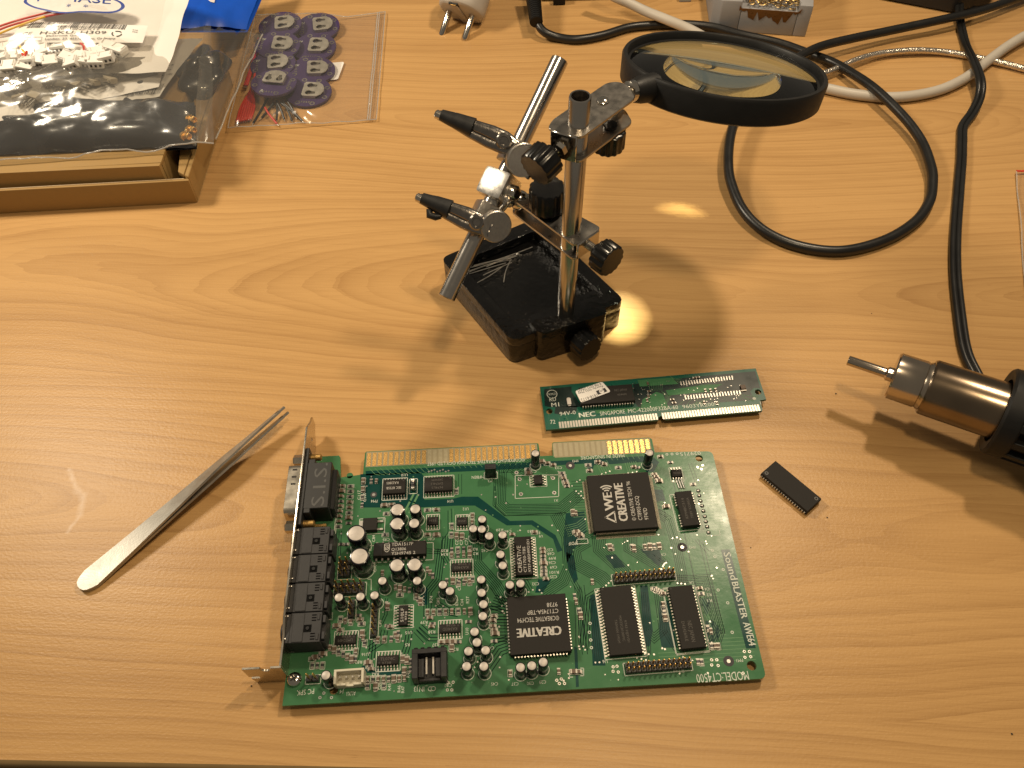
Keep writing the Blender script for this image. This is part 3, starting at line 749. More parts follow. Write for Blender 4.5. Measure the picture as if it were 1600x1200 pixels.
def cap_mesh(r, h):
    a = MB(); a.lathe([(r * .93, 0), (r, .3), (r, 1.1), (r * .965, 1.3), (r * .965, 1.6), (r, 1.8), (r, h - .45), (r * .97, h - .12), (r * .86, h)], n=26, cap=False)
    a.lathe([(r * .86, h), (r * .82, h - .15)], n=26, cap=False)
    body = a.mesh('electrolytic_capacitor', M_['sleeve'], angle=50)
    b = MB(); b.lathe([(r * .84, h - .25), (r * .83, h - .08), (r * .76, h + .02)], n=24)
    for k in range(3 if r > 2.5 else 0):
        an = R(90 + 120 * k); b.box((.34 * r * math.cos(an), .34 * r * math.sin(an), h + .02), (.62 * r, .16, .05), an)
    lid = b.mesh('metal_top', M_['alu'])
    return body, lid
CAPS = {'big': (4.0, 13.0), 'mid': (3.15, 10.5), 'm5': (2.5, 10.5), 's': (2.0, 9.0), 't': (2.0, 11.0)}
CM = {k: cap_mesh(*v) for k, v in CAPS.items()}
cl = [('big', 556.5, 833), ('big', 561.5, 868.8), ('mid', 620.8, 796), ('mid', 620.2, 818), ('m5', 648.8, 795), ('m5', 647, 817.5), ('mid', 619.8, 883), ('mid', 647.5, 882)]
cl += [('s', x, y) for x, y in ((597.3, 907.3), (651.7, 907.3), (529.2, 933.3), (563, 932), (585, 930), (509, 1055), (692, 913.5), (703, 923.3),
      (751.9, 905.2), (752.5, 926), (755.4, 944), (754.4, 962.5), (741.5, 986.9), (745.2, 1003.5), (732, 1017.3), (758.8, 1016), (729, 1041), (756, 1041), (782, 866), (785.6, 883.3), (796.7, 913.5), (813.3, 911.5), (813.3, 1042.7), (831, 1040), (848.8, 1034.4),
      (753.3, 811), (739.2, 825.8), (752.8, 826.7), (764.2, 837.2), (785.3, 835.5))]
cl += [('t', 836.7, 708), ('t', 1015, 707)]
CAPC = []
for kind, x, y in cl:
    r, h = CAPS[kind]; c = L(x, y, BT + h); body, lid = CM[kind]
    o = link('electrolytic_capacitor', body, card, (c.x, c.y, BT), rnd.uniform(0, 6)); link('metal_top', lid, o)
    CAPC.append((c.x, c.y, r)); silk.ring(c, r + .35, r + .6, BT + .065, 22, 0, R(150), R(420))

# ---- pin headers with separate pins
def pin_header(name, c, nx, ny, pitch, ht=5.6, base=2.3, rot=0.0, col='gold_worn', caps=()):
    m = MB()
    for i in range(nx):
        for j in range(ny): m.frustum(((i - (nx - 1) / 2) * pitch, (j - (ny - 1) / 2) * pitch), (pitch * .98, pitch * .98), (pitch * .86, pitch * .86), .05, base)
    o = m.build(name, M_['blackp'], card, (c.x, c.y, BT), rot)
    for i in range(nx):
        for j in range(ny): link('pin', PINM[(col, ht)], o, ((i - (nx - 1) / 2) * pitch, (j - (ny - 1) / 2) * pitch, 0))
    outline(c, nx * pitch + .9, ny * pitch + .9, rot)
    return o
PINM = {}
for col, ht in (('gold_worn', 5.6), ('gold', 5.6), ('gold', 7.5)):
    q = MB(); q.frustum((0, 0), (.64, .64), (.64, .64), 1, ht - .5); q.frustum((0, 0), (.64, .64), (.3, .3), ht - .5, ht); PINM[(col, ht)] = q.mesh('pin', M_[col])
pin_header('pin_header', L(1007, 899, BT + 2.3), 13, 2, 2.0, rot=R(2), col='gold')
pin_header('pin_header', L(1029, 1039, BT + 2.3), 13, 2, 2.0, rot=R(1.5), col='gold')
pin_header('pin_header', L(537, 886, BT + 3), 2, 3, 2.54, ht=7.5, col='gold')
pin_header('pin_header', L(545, 917, BT + 3), 5, 2, 2.54, ht=7.5, col='gold')
pin_header('pin_header', L(548, 949, BT + 3), 1, 3, 2.54, ht=7.5, col='gold')
pin_header('pin_header', L(583.5, 969, BT + 3), 1, 5, 2.54, ht=7.5, col='gold')
pin_header('speaker_header', L(487, 1058, BT + 3), 2, 1, 2.54, ht=7.5, col='gold')
j = pin_header('jumper_header', L(766.5, 736, BT + 4), 2, 1, 2.54, ht=7.5, col='gold')
q = MB(); q.frustum((0, 0), (5.0, 2.9), (4.9, 2.8), 2.4, 8.2); q.box((0, 0, 8.25), (3.4, 1.2, .1)); q.build('jumper_cap', M_['blackp'], j, bevel=.2)

# ---- sockets along the front edge
def cd_socket():
    c = L(672, 1040, BT + 4); m = MB(); w_, d_ = 13.6, 11.5; h = 7.6
    m.box((0, d_ / 2 - 1, h / 2), (w_, 2, h)); m.box((-w_ / 2 + 1.2, -.9, h / 2), (2.4, d_ - 1.8, h)); m.box((w_ / 2 - 1.2, -.9, h / 2), (2.4, d_ - 1.8, h)); m.box((0, 0, .9), (w_ - .3, d_ - .3, 1.8))
    m.box((0, -d_ / 2 + .6, 1.8), (w_ - 4.8, 1.2, 3.4)); m.box((-3.3, -1.2, 3.2), (2.2, 7.2, 5)); m.box((3.3, -1.2, 3.2), (2.2, 7.2, 5))
    for k in range(5): m.box((-w_ / 2 + 1.6 + k * 2.6, d_ / 2 + .25, h - .6), (1.5, .5, 1.2))
    o = m.build('audio_socket', M_['blackp'], card, (c.x, c.y, BT), R(1), bevel=.18)
    for k in (-1, 1): q = MB(); q.box((k * 1.3, -.2, 4.6), (.64, 6.5, .64)); q.build('pin', M_['tin'], o)
    c = L(547, 1060, BT + 3); m = MB(); w_, d_, h = 11.6, 5.6, 6.2
    m.box((0, d_ / 2 - .45, h / 2), (w_, .9, h)); m.box((-w_ / 2 + .5, -.4, h / 2), (1, d_ - .8, h)); m.box((w_ / 2 - .5, -.4, h / 2), (1, d_ - .8, h)); m.box((0, 0, .8), (w_ - .2, d_ - .2, 1.6))
    m.box((-3.6, -d_ / 2 + .45, 2.0), (4.2, .9, 3.8)); m.box((3.6, -d_ / 2 + .45, 2.0), (4.2, .9, 3.8)); m.box((0, -d_ / 2 + .45, 1.2), (3.2, .9, 2.2))
    o = m.build('auxiliary_socket', M_['whitep'], card, (c.x, c.y, BT), R(1), bevel=.12)
    pm = MB(); pm.box((0, 0, 2.6), (.55, .55, 4.0)); pmm = pm.mesh('pin', M_['tin'])
    for k in range(4): link('pin', pmm, o, (-3.75 + 2.5 * k, .2, 0))
cd_socket()

# ---- bracket, jacks and game port
U_BR = L(458, 860, 18.6).x
def bracket():
    th = .9; zc0, zc1 = .1, 18.6
    uI = -26.4                                  # inner face, against the board's end
    yT, yB = L(482, 652, 12).y, L(440, 1061, 0).y
    # plate with a tapered tongue at the far end and openings for the sockets
    prof = [(yB, zc0), (yT - 9, zc0), (yT - 4, 4.5), (yT, 6.0), (yT, 12.0), (yT - 4, 13.8), (yT - 10, zc1), (yB + 18, zc1), (yB + 12, zc1 - 2.6), (yB, zc1 - 2.6)]
    m = MB(); m.prism(prof, 0, th, 0, [circle((yT - 10.5, 9.0), .9, 10)])
    M3 = [Vector((uI - v.z, v.x, v.y)) for v in m.v]; m.v = M3
    o = m.build('bracket', M_['bracket'], card, bevel=.12)
    t = MB()
    zt = zc1 - 2.6
    sl = [(0, .2), (13.2, .2), (14.2, 5.0), (10.6, 5.0), (10.6, 7.2), (14.6, 7.2), (15.0, zt), (8.2, zt)] + [(6.3 + 1.9 * math.cos(a), zt - 1.2 + 1.9 * math.sin(a)) for a in [R(-20 - 20 * k) for k in range(8)]] + [(4.2, zt), (0, zt)]
    t.prism(sl, 0, th); t.v = [Vector((uI - v.x, yB + v.z - th, v.y)) for v in t.v]
    t.build('fixing_tab', M_['bracket'], o, bevel=.1)
    # game port: steel shell outside, flange and black moulding inside
    g0, g1 = L(520, 722, BT + 12).y, L(488, 795, BT + 12).y
    yc = (g0 + g1) / 2; hw = (g0 - g1) / 2; zc = BT + 6.2
    m = MB(); m.box((uI + 6.4, yc, zc), (12.0, hw * 2, 12.4)); m.box((uI + .9, yc, zc + .2), (1.8, hw * 2 + 15.5, 12.9)); m.box((uI + 3.3, yc, zc + .1), (3.0, hw * 2 + 4, 12.0)); m.box((uI + 13.2, yc, zc - 2), (2.0, hw * 2 - 3, 8))
    gp = m.build('game_port', M_['port'], card, bevel=.3)
    tx = MB(); text(tx, 'S.I.S.', (uI + 10.5, yc - 10.5), (uI + 10.5, yc + 11), 5.6, zc + 6.23); tx.build('marking', mat('moulded_lettering', (.07, .07, .068), .55), gp, fixn=False, kind='stuff')
    m = MB(); sec = rounded([(-13.2, -5.2), (13.2, -5.2), (12.0, 5.0), (-12.0, 5.0)], 2.2)
    m.prism(sec, 0, 6.2); m.v = [Vector((uI - th - v.z, yc + v.x, zc + v.y)) for v in m.v]
    sh = m.build('port_shell', M_['bracket'], gp, bevel=.35)
    for k in range(3):
        d = MB(); d.box((uI - 4.2, yc + 9 - 3.6 * k, zc + 5.06), (2.0, .8, .12)); d.build('shell_dimple', M_['hole'], sh)
    for s in (-1, 1):
        m = MB(); m.lathe([(2.6, 0), (2.75, .3), (2.75, 5.2), (2.3, 5.7)], (uI - th, yc + s * 16.7, zc), (-1, 0, 0), 6); m.build('hex_standoff', M_['bracket'], gp, angle=20)
        m = MB(); m.lathe([(1.6, 0), (1.6, 4.2), (1.2, 4.6)], (uI + 1.8, yc + s * 16.7, zc + 2), (1, 0, 0), 12); m.box((uI + 7, yc + s * 15.2, BT + 2), (6.5, 1.2, 3.4)); m.build('port_screw', M_['gold_worn'], gp)
    # four audio jacks in a row
    js = [((822), 862), (863.5, 909), (910, 956), (957.5, 1012)]
    xs = [(472, 506), (467, 503), (459, 500), (448, 492)]
    top = L(490, 823, BT + 11).y; bot = L(470, 1005, BT + 11).y; n = 4; w_ = (top - bot) / n
    for k in range(4):
        yc2 = top - w_ * (k + .5); hw2 = w_ / 2 - .2; h = 11.0
        m = MB(); x0, x1 = uI + 1.6, uI + 15.0
        m.box(((x0 + x1) / 2 - .6, yc2, h / 2), (x1 - x0 - 1.2, hw2 * 2, h)); m.box((x1 - .6, yc2, h / 2 - 1.4), (1.6, hw2 * 2 - 1.4, h - 2.8))
        m.box((uI + .8, yc2, h / 2 + .3), (1.6, hw2 * 2 - .4, h - 1)); m.box((x0 + 3.2, yc2, h + .12), (4.4, hw2 * 2 - .5, .3))
        for q in (-1, 1): m.box((x1 - 2.4, yc2 + q * hw2 * .66, h + .2), (1.0, hw2 * .42, .4)); m.box((x1 - .2, yc2 + q * hw2 * .55, h - 1.2), (1.2, hw2 * .5, 1.8))
        m.lathe([(4.2, 0), (4.2, 1.5), (3.6, 1.8)], (uI - th + .2, yc2, h / 2 + .2), (-1, 0, 0), 20)
        jk = m.build('audio_jack', M_['jackblack'], card, (0, 0, BT), bevel=.15)
        d = MB(); d.box((x0 + 6.8, yc2 - hw2 * .08, h + .03), (3.4, 3.0, .06)); 
        for q in (-1, 1):
            for r3 in range(3): d.box((x1 - 4.2, yc2 + q * hw2 * .62 + (r3 - 1) * 1.1, h + .03), (1.8, .5, .06))
        d.build('slot', M_['slotblack'], jk)
        d = MB(); d.lathe([(.9, 0), (.7, .4)], (x0 + 7, yc2 - hw2 * .08, h + .02), (0, 0, 1), 10); d.build('contact_spring', M_['blackm'], jk)
        for q in (-1, 1):
            d = MB(); d.lathe([(.35, 0), (.35, .25), (.15, .35)], (uI + .45, yc2 + q * hw2 * .75, h + .8), (0, 0, 1), 8); d.build('pin', M_['tin'], jk)
    # screw through the board corner
    c = L(459, 1060, BT + 1.5); m = MB(); m.lathe([(2.9, 0), (3.0, .4), (2.6, 1.3), (1.6, 1.9)], (0, 0, 0), n=22)
    s_ = m.build('corner_screw', M_['chrome'], card, (c.x, c.y, BT)); d = MB(); d.box((0, 0, 1.93), (3.0, .75, .1), R(38)); d.box((0, 0, 1.935), (3.0, .75, .1), R(128)); d.build('cross_slot', M_['hole'], s_)
bracket()

# ---- surface-mount resistors and capacitors
def smd():
    def part(cx, cy, l, w_, h, body):
        m = MB(); m.box((0, 0, h / 2), (l * .62, w_, h), mi=0); m.box((-l * .4, 0, h / 2), (l * .22, w_ + .04, h + .04), mi=1); m.box((l * .4, 0, h / 2), (l * .22, w_ + .04, h + .04), mi=1)
        m.box((-l * .52, 0, .05), (l * .4, w_ * 1.15, .06), mi=1); m.box((l * .52, 0, .05), (l * .4, w_ * 1.15, .06), mi=1)
        return m
    kinds = {'chip_resistor': part(0, 0, 1.9, 1.15, .5, 0).mesh('chip_resistor', [M_['res'], M_['terminal']]),
             'chip_capacitor': part(0, 0, 1.9, 1.15, .95, 0).mesh('chip_capacitor', [M_['cer'], M_['terminal']]),
             'chip_capacitor_l': part(0, 0, 2.5, 1.6, 1.1, 0).mesh('chip_capacitor', [M_['cer'], M_['terminal']])}
    rows = [  # x0, y0, x1, y1, count, turn (0 along x, 1 along y)
        (535, 760, 529, 823, 9, 0), (548, 760, 545, 818, 8, 0), (568, 752, 566, 790, 4, 1), (580, 752, 588, 752, 2, 1), (601, 790, 612, 789, 2, 0),
        (668, 797, 682, 797, 2, 0), (668, 836, 682, 836, 2, 0), (604, 803, 604, 803, 1, 0), (602, 836, 606, 836, 1, 0), (519, 847, 519, 872, 4, 0), (533, 851, 541, 851, 2, 0),
        (738, 806, 738, 816, 2, 1), (705, 836, 722, 838, 3, 1), (706, 822, 706, 830, 1, 1), (706, 860, 734, 858, 4, 1), (706, 868, 734, 866, 4, 1), (698, 908, 738, 905, 5, 1), (716, 911, 734, 910, 3, 1),
        (848, 858, 850, 898, 8, 0), (800, 836, 835, 832, 2, 0), (853, 905, 853, 907, 1, 0), (770, 970, 774, 970, 1, 0), (770, 979, 774, 990, 3, 0), (772, 1002, 774, 1002, 1, 0), (772, 963, 774, 963, 1, 0),
        (668, 957, 735, 955, 8, 1), (672, 966, 732, 972, 2, 0), (674, 979, 676, 975, 2, 0), (690, 1004, 716, 1003, 4, 0), (706, 1012, 706, 1012, 1, 1), (590, 1000, 622, 998, 4, 1), (618, 992, 622, 990, 2, 1),
        (575, 1062, 632, 1060, 8, 1), (575, 1072, 600, 1072, 3, 1), (575, 1036, 580, 1046, 3, 0), (630, 1030, 642, 1034, 3, 1), (632, 1048, 641, 1046, 2, 1),
        (532, 968, 548, 972, 3, 1), (526, 978, 532, 985, 2, 0), (560, 962, 565, 975, 3, 0), (566, 990, 570, 1005, 3, 1), (516, 1012, 550, 1030, 6, 1), (488, 1030, 505, 1022, 4, 0), (488, 1040, 504, 1040, 3, 1), (556, 1018, 556, 1030, 2, 1),
        (510, 945, 516, 963, 3, 1), (510, 902, 512, 925, 3, 0), (598, 895, 598, 900, 1, 1), (668, 890, 676, 900, 3, 1), (618, 918, 640, 922, 4, 1), (625, 930, 632, 930, 1, 0), (650, 932, 657, 940, 3, 1), (604, 945, 606, 948, 2, 1), (606, 978, 610, 980, 2, 0),
        (846, 722, 864, 727, 3, 0), (825, 734, 826, 740, 2, 0), (878, 740, 886, 760, 6, 0), (919, 727, 921, 736, 2, 0), (934, 722, 944, 726, 3, 0), (966, 731, 972, 731, 1, 0), (990, 730, 996, 731, 2, 0), (1022, 742, 1030, 752, 4, 0),
        (1032, 714, 1034, 714, 1, 0), (1047, 723, 1050, 723, 1, 0), (1083, 757, 1085, 758, 1, 0), (1041, 792, 1043, 793, 1, 0), (895, 801, 900, 802, 2, 1), (900, 832, 908, 838, 4, 0), (953, 855, 956, 856, 2, 1), (988, 855, 990, 857, 2, 1), (1008, 855, 1030, 853, 4, 1),
        (713, 768, 715, 769, 1, 1), (898, 932, 900, 940, 2, 1), (925, 909, 926, 910, 1, 1), (1022, 920, 1036, 928, 5, 0), (1093, 920, 1095, 928, 2, 0), (1036, 945, 1039, 965, 4, 1), (1106, 982, 1110, 986, 2, 1), (1112, 1010, 1122, 1010, 3, 1), (1090, 1034, 1096, 1035, 2, 1), (797, 1052, 797, 1052, 1, 1), (873, 1049, 873, 1049, 1, 1), (896, 1050, 904, 1050, 2, 0), (905, 955, 907, 962, 2, 1)]
    r3 = random.Random(11); n = 0
    for x0, y0, x1, y1, k, tn in rows:
        for i in range(k):
            t = i / max(1, k - 1); c = L(x0 + (x1 - x0) * t, y0 + (y1 - y0) * t)
            if any((c.x - a) ** 2 + (c.y - b) ** 2 < (r + .8) ** 2 for a, b, r in CAPC): continue
            kn = r3.choice(('chip_resistor', 'chip_capacitor', 'chip_resistor', 'chip_capacitor', 'chip_capacitor_l'))
            link(kinds[kn].name.split('.')[0], kinds[kn], card, (c.x + r3.uniform(-.1, .1), c.y + r3.uniform(-.1, .1), BT + .04), (PI / 2 if tn else 0) + r3.uniform(-.04, .04)); n += 1
            # printed box beside it and its number
            if r3.random() < .5: outline(c, 3.0 if not tn else 1.9, 1.9 if not tn else 3.0, 0, .14)
smd()

# ---- white lettering on the board
def lettering():
    z = BT + .07
    def up(s, xr, yr, xl, yl, cap): text(silk, s, L(xr, yr), L(xl, yl), cap, z)      # runs right to left, upside down
    up('\u00a9COPYRIGHT CREATIVE TECHNOLOGY LTD 1997', 820, 715.5, 668, 722.5, 1.9)
    up('MADE IN SINGAPORE', 975, 709, 907, 713.0, 1.9)
    up('MODEL:CT4500', 1168, 1048.5, 1087, 1053.5, 3.4)
    up('029715', 1094, 705, 1062, 707, 2.0)
    up('MFBEN', 756, 743, 737, 744, 1.5); up('P2', 769, 749.5, 762, 750, 1.3)
    up('FM2', 1086, 853, 1076, 853, 1.3); up('FM3', 903, 718, 894, 719, 1.3); up('FM1', 1160, 1029, 1150, 1030, 1.3); up('FM4', 590, 781, 580, 781, 1.4)
    up('PC SPK', 491, 1076, 464, 1079, 2.0); up('AUX1', 556, 1080, 542, 1081, 1.6); up('CD_IN', 681, 1072, 655, 1073.5, 1.9); up('J3', 654, 1073, 647, 1073, 1.9); up('J4', 538, 1078, 531, 1078, 1.4)
    up('SPDIF', 903, 846, 888, 847.5, 1.5); up('U14', 708, 781, 699, 781.5, 1.4); up('U10', 637, 740, 627, 740.5, 1.4); up('U12', 732, 793, 723, 793.5, 1.4); up('U18', 836, 835, 844, 834.8, 1.3)
    up('U9', 848, 836, 842, 836, 1.2); up('U4', 1083, 908, 1077, 908.2, 1.3); up('U6', 949, 1031, 941, 1031.5, 1.3); up('X1', 872, 780, 866, 780.3, 1.2); up('CONNECT', 500, 0, 480, 0, 1) if False else None
    D = {}
    r5 = random.Random(5)
    des = [(700, 858, 'R35'), (700, 864, 'R34'), (746, 856, 'R22'), (747, 863, 'R21'), (864, 857, 'C27'), (866, 863, 'C68'), (868, 870, 'R99'), (868, 877, 'C26'), (870, 884, 'C69'), (873, 892, 'R101'), (870, 899, 'C25'), (842, 910, 'C32'), (799, 828, 'C44'), (835, 828, 'C33'), (786, 826, 'R20'), (763, 858, 'C42'), (683, 793, 'C81'), (679, 840, 'C80'), (716, 1012, 'R24'), (609, 841, 'C85'), (668, 970, 'R39'), (680, 985, 'R38'), (686, 1005, 'R37'), (640, 1005, 'R5'), (628, 991, 'R52'), (640, 1025, 'R50'), (592, 1051, 'R62'), (566, 1032, 'R83'), (772, 1010, 'C49'), (810, 1066, 'C37'), (834, 1065, 'C30'), (853, 1063, 'C29'), (706, 1068, 'C81'), (778, 1066, 'C45'), (1108, 918, 'C4'), (1111, 927, 'R2'), (1112, 936, 'R1'), (1068, 1046, 'R3'), (1058, 1044, 'C7'), (878, 729, 'C23'), (838, 735, 'C31'), (740, 803, 'R23'), (1040, 864, 'C9'), (576, 1020, 'U16'), (644, 986, 'U15'), (560, 845, 'L4'), (545, 968, 'R12')]
    for x, y, s in des: up(s, x, y, x - 3.6 * len(s), y + .6, 1.25)
    vert = [(716, 845, 'C72'), (723, 845, 'C71'), (731, 845, 'C73'), (720, 916, 'C70'), (676, 935, 'R74'), (687, 938, 'C95'), (716, 940, 'R10'), (724, 940, 'C64'), (733, 936, 'R27'), (575, 1070, 'R79'), (589, 1074, 'R80'), (595, 1071, 'C88'), (603, 1072, 'C89'), (611, 1072, 'R45'), (626, 1075, 'R46'), (632, 1076, 'R47'), (640, 1052, 'R49'), (705, 1012, 'C63'), (663, 940, 'R73'), (586, 840, 'C84'), (588, 885, 'C104'), (596, 973, 'C90'), (514, 975, 'C112'), (504, 1002, 'C110'), (563, 772, 'C117'), (572, 775, 'C107'), (525, 776, 'C101'), (732, 985, 'U10')]
    for x, y, s in vert: text(silk, s, L(x, y + 2.2 * len(s)), L(x, y - 2.0 * len(s) + 2), 1.25, z)
    # crystal position and small frames
    q = LP([(805, 743), (805, 779), (873, 776), (873, 742), (805, 743)]); silk.line(q, .26, z)
    silk.line(LP([(901, 843), (901, 850), (919, 849), (918, 842), (901, 843)]), .26, z)
    silk.line(LP([(1038, 950), (1038, 970), (1044, 970)]), .24, z)
    silk.line(LP([(1104, 835), (1104, 837), (1125, 836), (1124, 828)]), .24, z)
    for x, y in ((892, 1052), (910, 1050)):
        silk.line(LP([(x + 3, y - 6), (x - 2, y - 6), (x - 2, y + 6), (x + 3, y + 6)] if x < 900 else [(x - 3, y - 6), (x + 2, y - 6), (x + 2, y + 6), (x - 3, y + 6)]), .26, z)
    for q in ([(525, 800), (522, 835)], [(516, 912), (516, 930), (523, 930)], [(575, 905), (580, 905), (580, 922)], [(508, 1020), (516, 1015)], [(527, 748), (527, 800), (524, 840)], [(448, 1019), (495, 1018), (512, 1018)]): silk.line(LP(q), .24, z)
    # name along the right edge
    a = L(1132, 862); b = L(1173.5, 1011)
    d = (b - a); 
    def along(s, t0, t1, cap, off=0):
        n = Vector((-d.y, d.x)).normalized()
        text(silk, s, a + d * t0 - Vector((n.x, n.y, 0)) * off, a + d * t1 - Vector((n.x, n.y, 0)) * off, cap, z, bold=.12)
    along('Sound', .01, .31, 3.0, 0.6); along('BLASTER', .335, .715, 2.7, .6); along('AWE64', .755, .985, 2.9, .6)
    silk.build('white_lettering', M_['silk'], card, fixn=False)['kind'] = 'stuff'
lettering()
# through-hole lands in a curve beside the small memory chip
m = MB()
for x, y in ((1091, 767), (1092.5, 774.5), (1094.5, 783), (1097, 790.5), (1099, 798.5), (1101, 807), (1103, 815), (1105, 823), (1107, 832)):
    c = L(x, y); m.lathe([(1.0, 0), (.95, .15), (.6, .55), (.2, .7)], (c.x, c.y, BT + .05), n=12)
for k in range(9): c = L(1043 + k * 3.2, 752 + 0); 
for k in range(3): 
    c = L(1058 + k * 4, 754); m.tube([(c.x - .4, c.y + 2, BT + .3), (c.x + .4, c.y - 3.2, BT + .35)], .38, 8)
m.build('solder_lands', M_['solder'], card)['kind'] = 'stuff'

# ================================================================== MEMORY MODULE
def memory_module():
    Z0 = 4.2
    a, b = P(853, 671.6, Z0), P(1202, 641, Z0); rot = math.atan2(b.y - a.y, b.x - a.x)
    root = empty('memory_module', (a.x, a.y, 0), rot)
    tag(root, 'long narrow green memory stick with a tin contact row, above the big card', 'memory module')
    def Q(x, y, z=Z0):
        d = P(x, y, z) - a; c, s = math.cos(rot), math.sin(rot); return Vector((c * d.x + s * d.y, -s * d.x + c * d.y, z))
    W_, Hh = 107.95, Q(843.5, 604.4).y
    notch = [(55.6 + 1.7 * math.cos(t), 0.2 + 1.9 * math.sin(t)) for t in [R(180 - 20 * k) for k in range(10)]]
    out = [(0, 0), (6.0, -.1)] + [(53.8, 0)] + notch + [(57.4, 0), (104.2, 0), (104.6, .8), (104.8, 6.2), (W_, 6.4), (W_, Hh), (0, Hh)]
    m = MB(); m.prism(out, Z0 - 1.27, Z0, 0, [circle(Q(858.5, 642.5), 1.6, 16), circle(Q(1184.5, 612.5), 1.6, 16)])
    m.build('circuit_board', M_['mask_dark2'], root)
    t = MB(); z = Z0 + .02
    def S_(pts, mi, k=0): t.sheet([Q(x, y).to_tuple()[:2] for x, y in pts], z + .012 * k, mi)
    S_([(850, 608), (893, 604), (893, 612), (910, 636), (858, 636), (851, 634)], 0)
    S_([(989, 600), (1045, 596), (1052, 592), (1180, 580), (1188, 607), (1178, 606), (1172, 612), (1180, 625), (1050, 634), (1000, 638), (992, 630)], 0)
    S_([(868, 636), (902, 634), (900, 645), (875, 648), (866, 646)], 0)
    S_([(1004, 624), (1026, 612), (1036, 616), (1045, 638), (1000, 641)], 1, 1); S_([(1040, 610), (1096, 602), (1128, 600), (1110, 612), (1044, 618)], 1, 1); S_([(996, 594), (1050, 590), (1060, 600), (1000, 604)], 1, 1)
    S_([(930, 641), (1000, 636), (1002, 642), (932, 646)], 1, 1)
    def bun(p0, p1, q0, q1, n, mi, wd=.13, k=2):
        p0, p1, q0, q1 = (Q(*v) for v in (p0, p1, q0, q1))
        for i in range(n):
            f = i / (n - 1); t.line([p0.lerp(p1, f), q0.lerp(q1, f)], wd, z + .012 * k, mi)
    bun((1033, 611), (1042, 624), (1046, 619), (1050, 616), 8, 2); bun((1030, 626), (1040, 640), (1048, 622), (1040, 632), 9, 2); bun((1052, 617), (1095, 601), (1100, 611), (1128, 601), 12, 2)
    bun((1070, 625), (1160, 618), (1060, 633), (1178, 628), 10, 2); bun((1150, 616), (1166, 625), (1185, 620), (1170, 632), 3, 2, .25); bun((1090, 628), (1110, 622), (1078, 634), (1096, 632), 6, 2)
    bun((1010, 627), (1030, 640), (1000, 634), (1010, 642), 6, 2); bun((1014, 600), (1036, 596), (1016, 612), (1034, 610), 7, 2)
    bun((1046, 587), (1052, 592), (1060, 600), (1066, 592), 5, 2)
    for k in range(72):
        if k % 3 == 0 and k not in range(34, 38):
            x = 7.2 + k * 1.33; t.line([(x, 4.2), (x + rnd.uniform(-2, 2), 6.4)], .16, z + .02, 2)
    r4 = random.Random(9)
    for k in range(60):
        t.disc((r4.uniform(44, 100), r4.uniform(6.5, Hh - 2)), r4.choice((.25, .32)), z + .04, 7, 3)
    t.build('copper_tracks', [M_['simm_black'], M_['mask'], M_['mask_light'], M_['solder'] ], root, kind='stuff', fixn=False)
    # 72 contacts
    c = MB(); c.box((0, 1.9, 0), (.95, 3.6, .07)); cm = c.mesh('contact_finger', M_['tin'], fixn=False)
    for k in range(72):
        x = 7.0 + k * 1.27 + (1.9 if k >= 36 else 0) + (k * .055)
        if k in (35, 36): pass
        link('contact_finger', cm, root, (min(x, 103.8), .1, Z0 + .04))
    # remaining chip and the bare land pattern of the removed one
    ch = chip('memory_chip', Q(948, 616, Z0 + 3.3), 26.4, 10.2, 3.5, 20, 1.27, R(-1), style='j', pw=.55, so=.6, parent=root, base=Z0, frame=False, texts=(('NEC JAPAN', 4, 1.2, 10, 1.2, 1.3), ('424400', 5, -1.4, 9.5, -1.4, 1.1)), mark='chip_print_dim', notch=False)
    l0 = MB(); l0.box((0, 0, .12), (.62, 2.4, .2)); lm = l0.mesh('solder_land', M_['solder'])
    for (x0, y0, x1, y1) in ((1064, 599.5, 1144, 590.5), (1071, 621.5, 1156, 613.5)):
        for k in range(20):
            if k in (): continue
            f = k / 19; v = Q(x0 + (x1 - x0) * f, y0 + (y1 - y0) * f); link('solder_land', lm, root, (v.x, v.y, Z0 + .03), R(rnd.uniform(-6, 6)))
    # small parts
    q = MB(); q.box((0, 0, .6), (1.9, 3.6, 1.2), mi=0); q.box((0, 1.9, .4), (1.2, 1.2, .8), mi=1); q.box((0, -1.9, .4), (1.2, 1.2, .8), mi=1)
    me = q.mesh('chip_capacitor', [M_['alu'], M_['solder']]); v = Q(889, 629); link('chip_capacitor', me, root, (v.x, v.y, Z0))
    q = MB(); q.box((0, 0, .6), (2.4, 2.4, 1.2), mi=0); q.box((0, -1.5, .3), (2.6, 1.2, .6), mi=1)
    me = q.mesh('chip_capacitor', [M_['cer'], M_['terminal']]); v = Q(1160.5, 606.5); link('chip_capacitor', me, root, (v.x, v.y, Z0))
    q = MB(); q.box((0, 0, .3), (1.6, .9, .5), mi=0); q.box((-.8, 0, .3), (.4, 1, .55), mi=1); q.box((.8, 0, .3), (.4, 1, .55), mi=1); me = q.mesh('chip_resistor', [M_['cer'], M_['solder']])
    for x, y in ((1012, 600), (1014, 612), (1013, 620), (1011, 626), (1085, 591), (1090, 590), (1102, 611), (1110, 611), (1118, 610), (1050, 625), (1053, 630), (1100, 630), (1120, 631)):
        v = Q(x, y); link('chip_resistor', me, root, (v.x, v.y, Z0 + .03), R(rnd.choice((0, 90))))
    # white lettering
    s = MB(); zz = Z0 + .09
    def W(st, x0, y0, x1, y1, cap, bold=0): text(s, st, Q(x0, y0), Q(x1, y1), cap, zz, bold=bold)
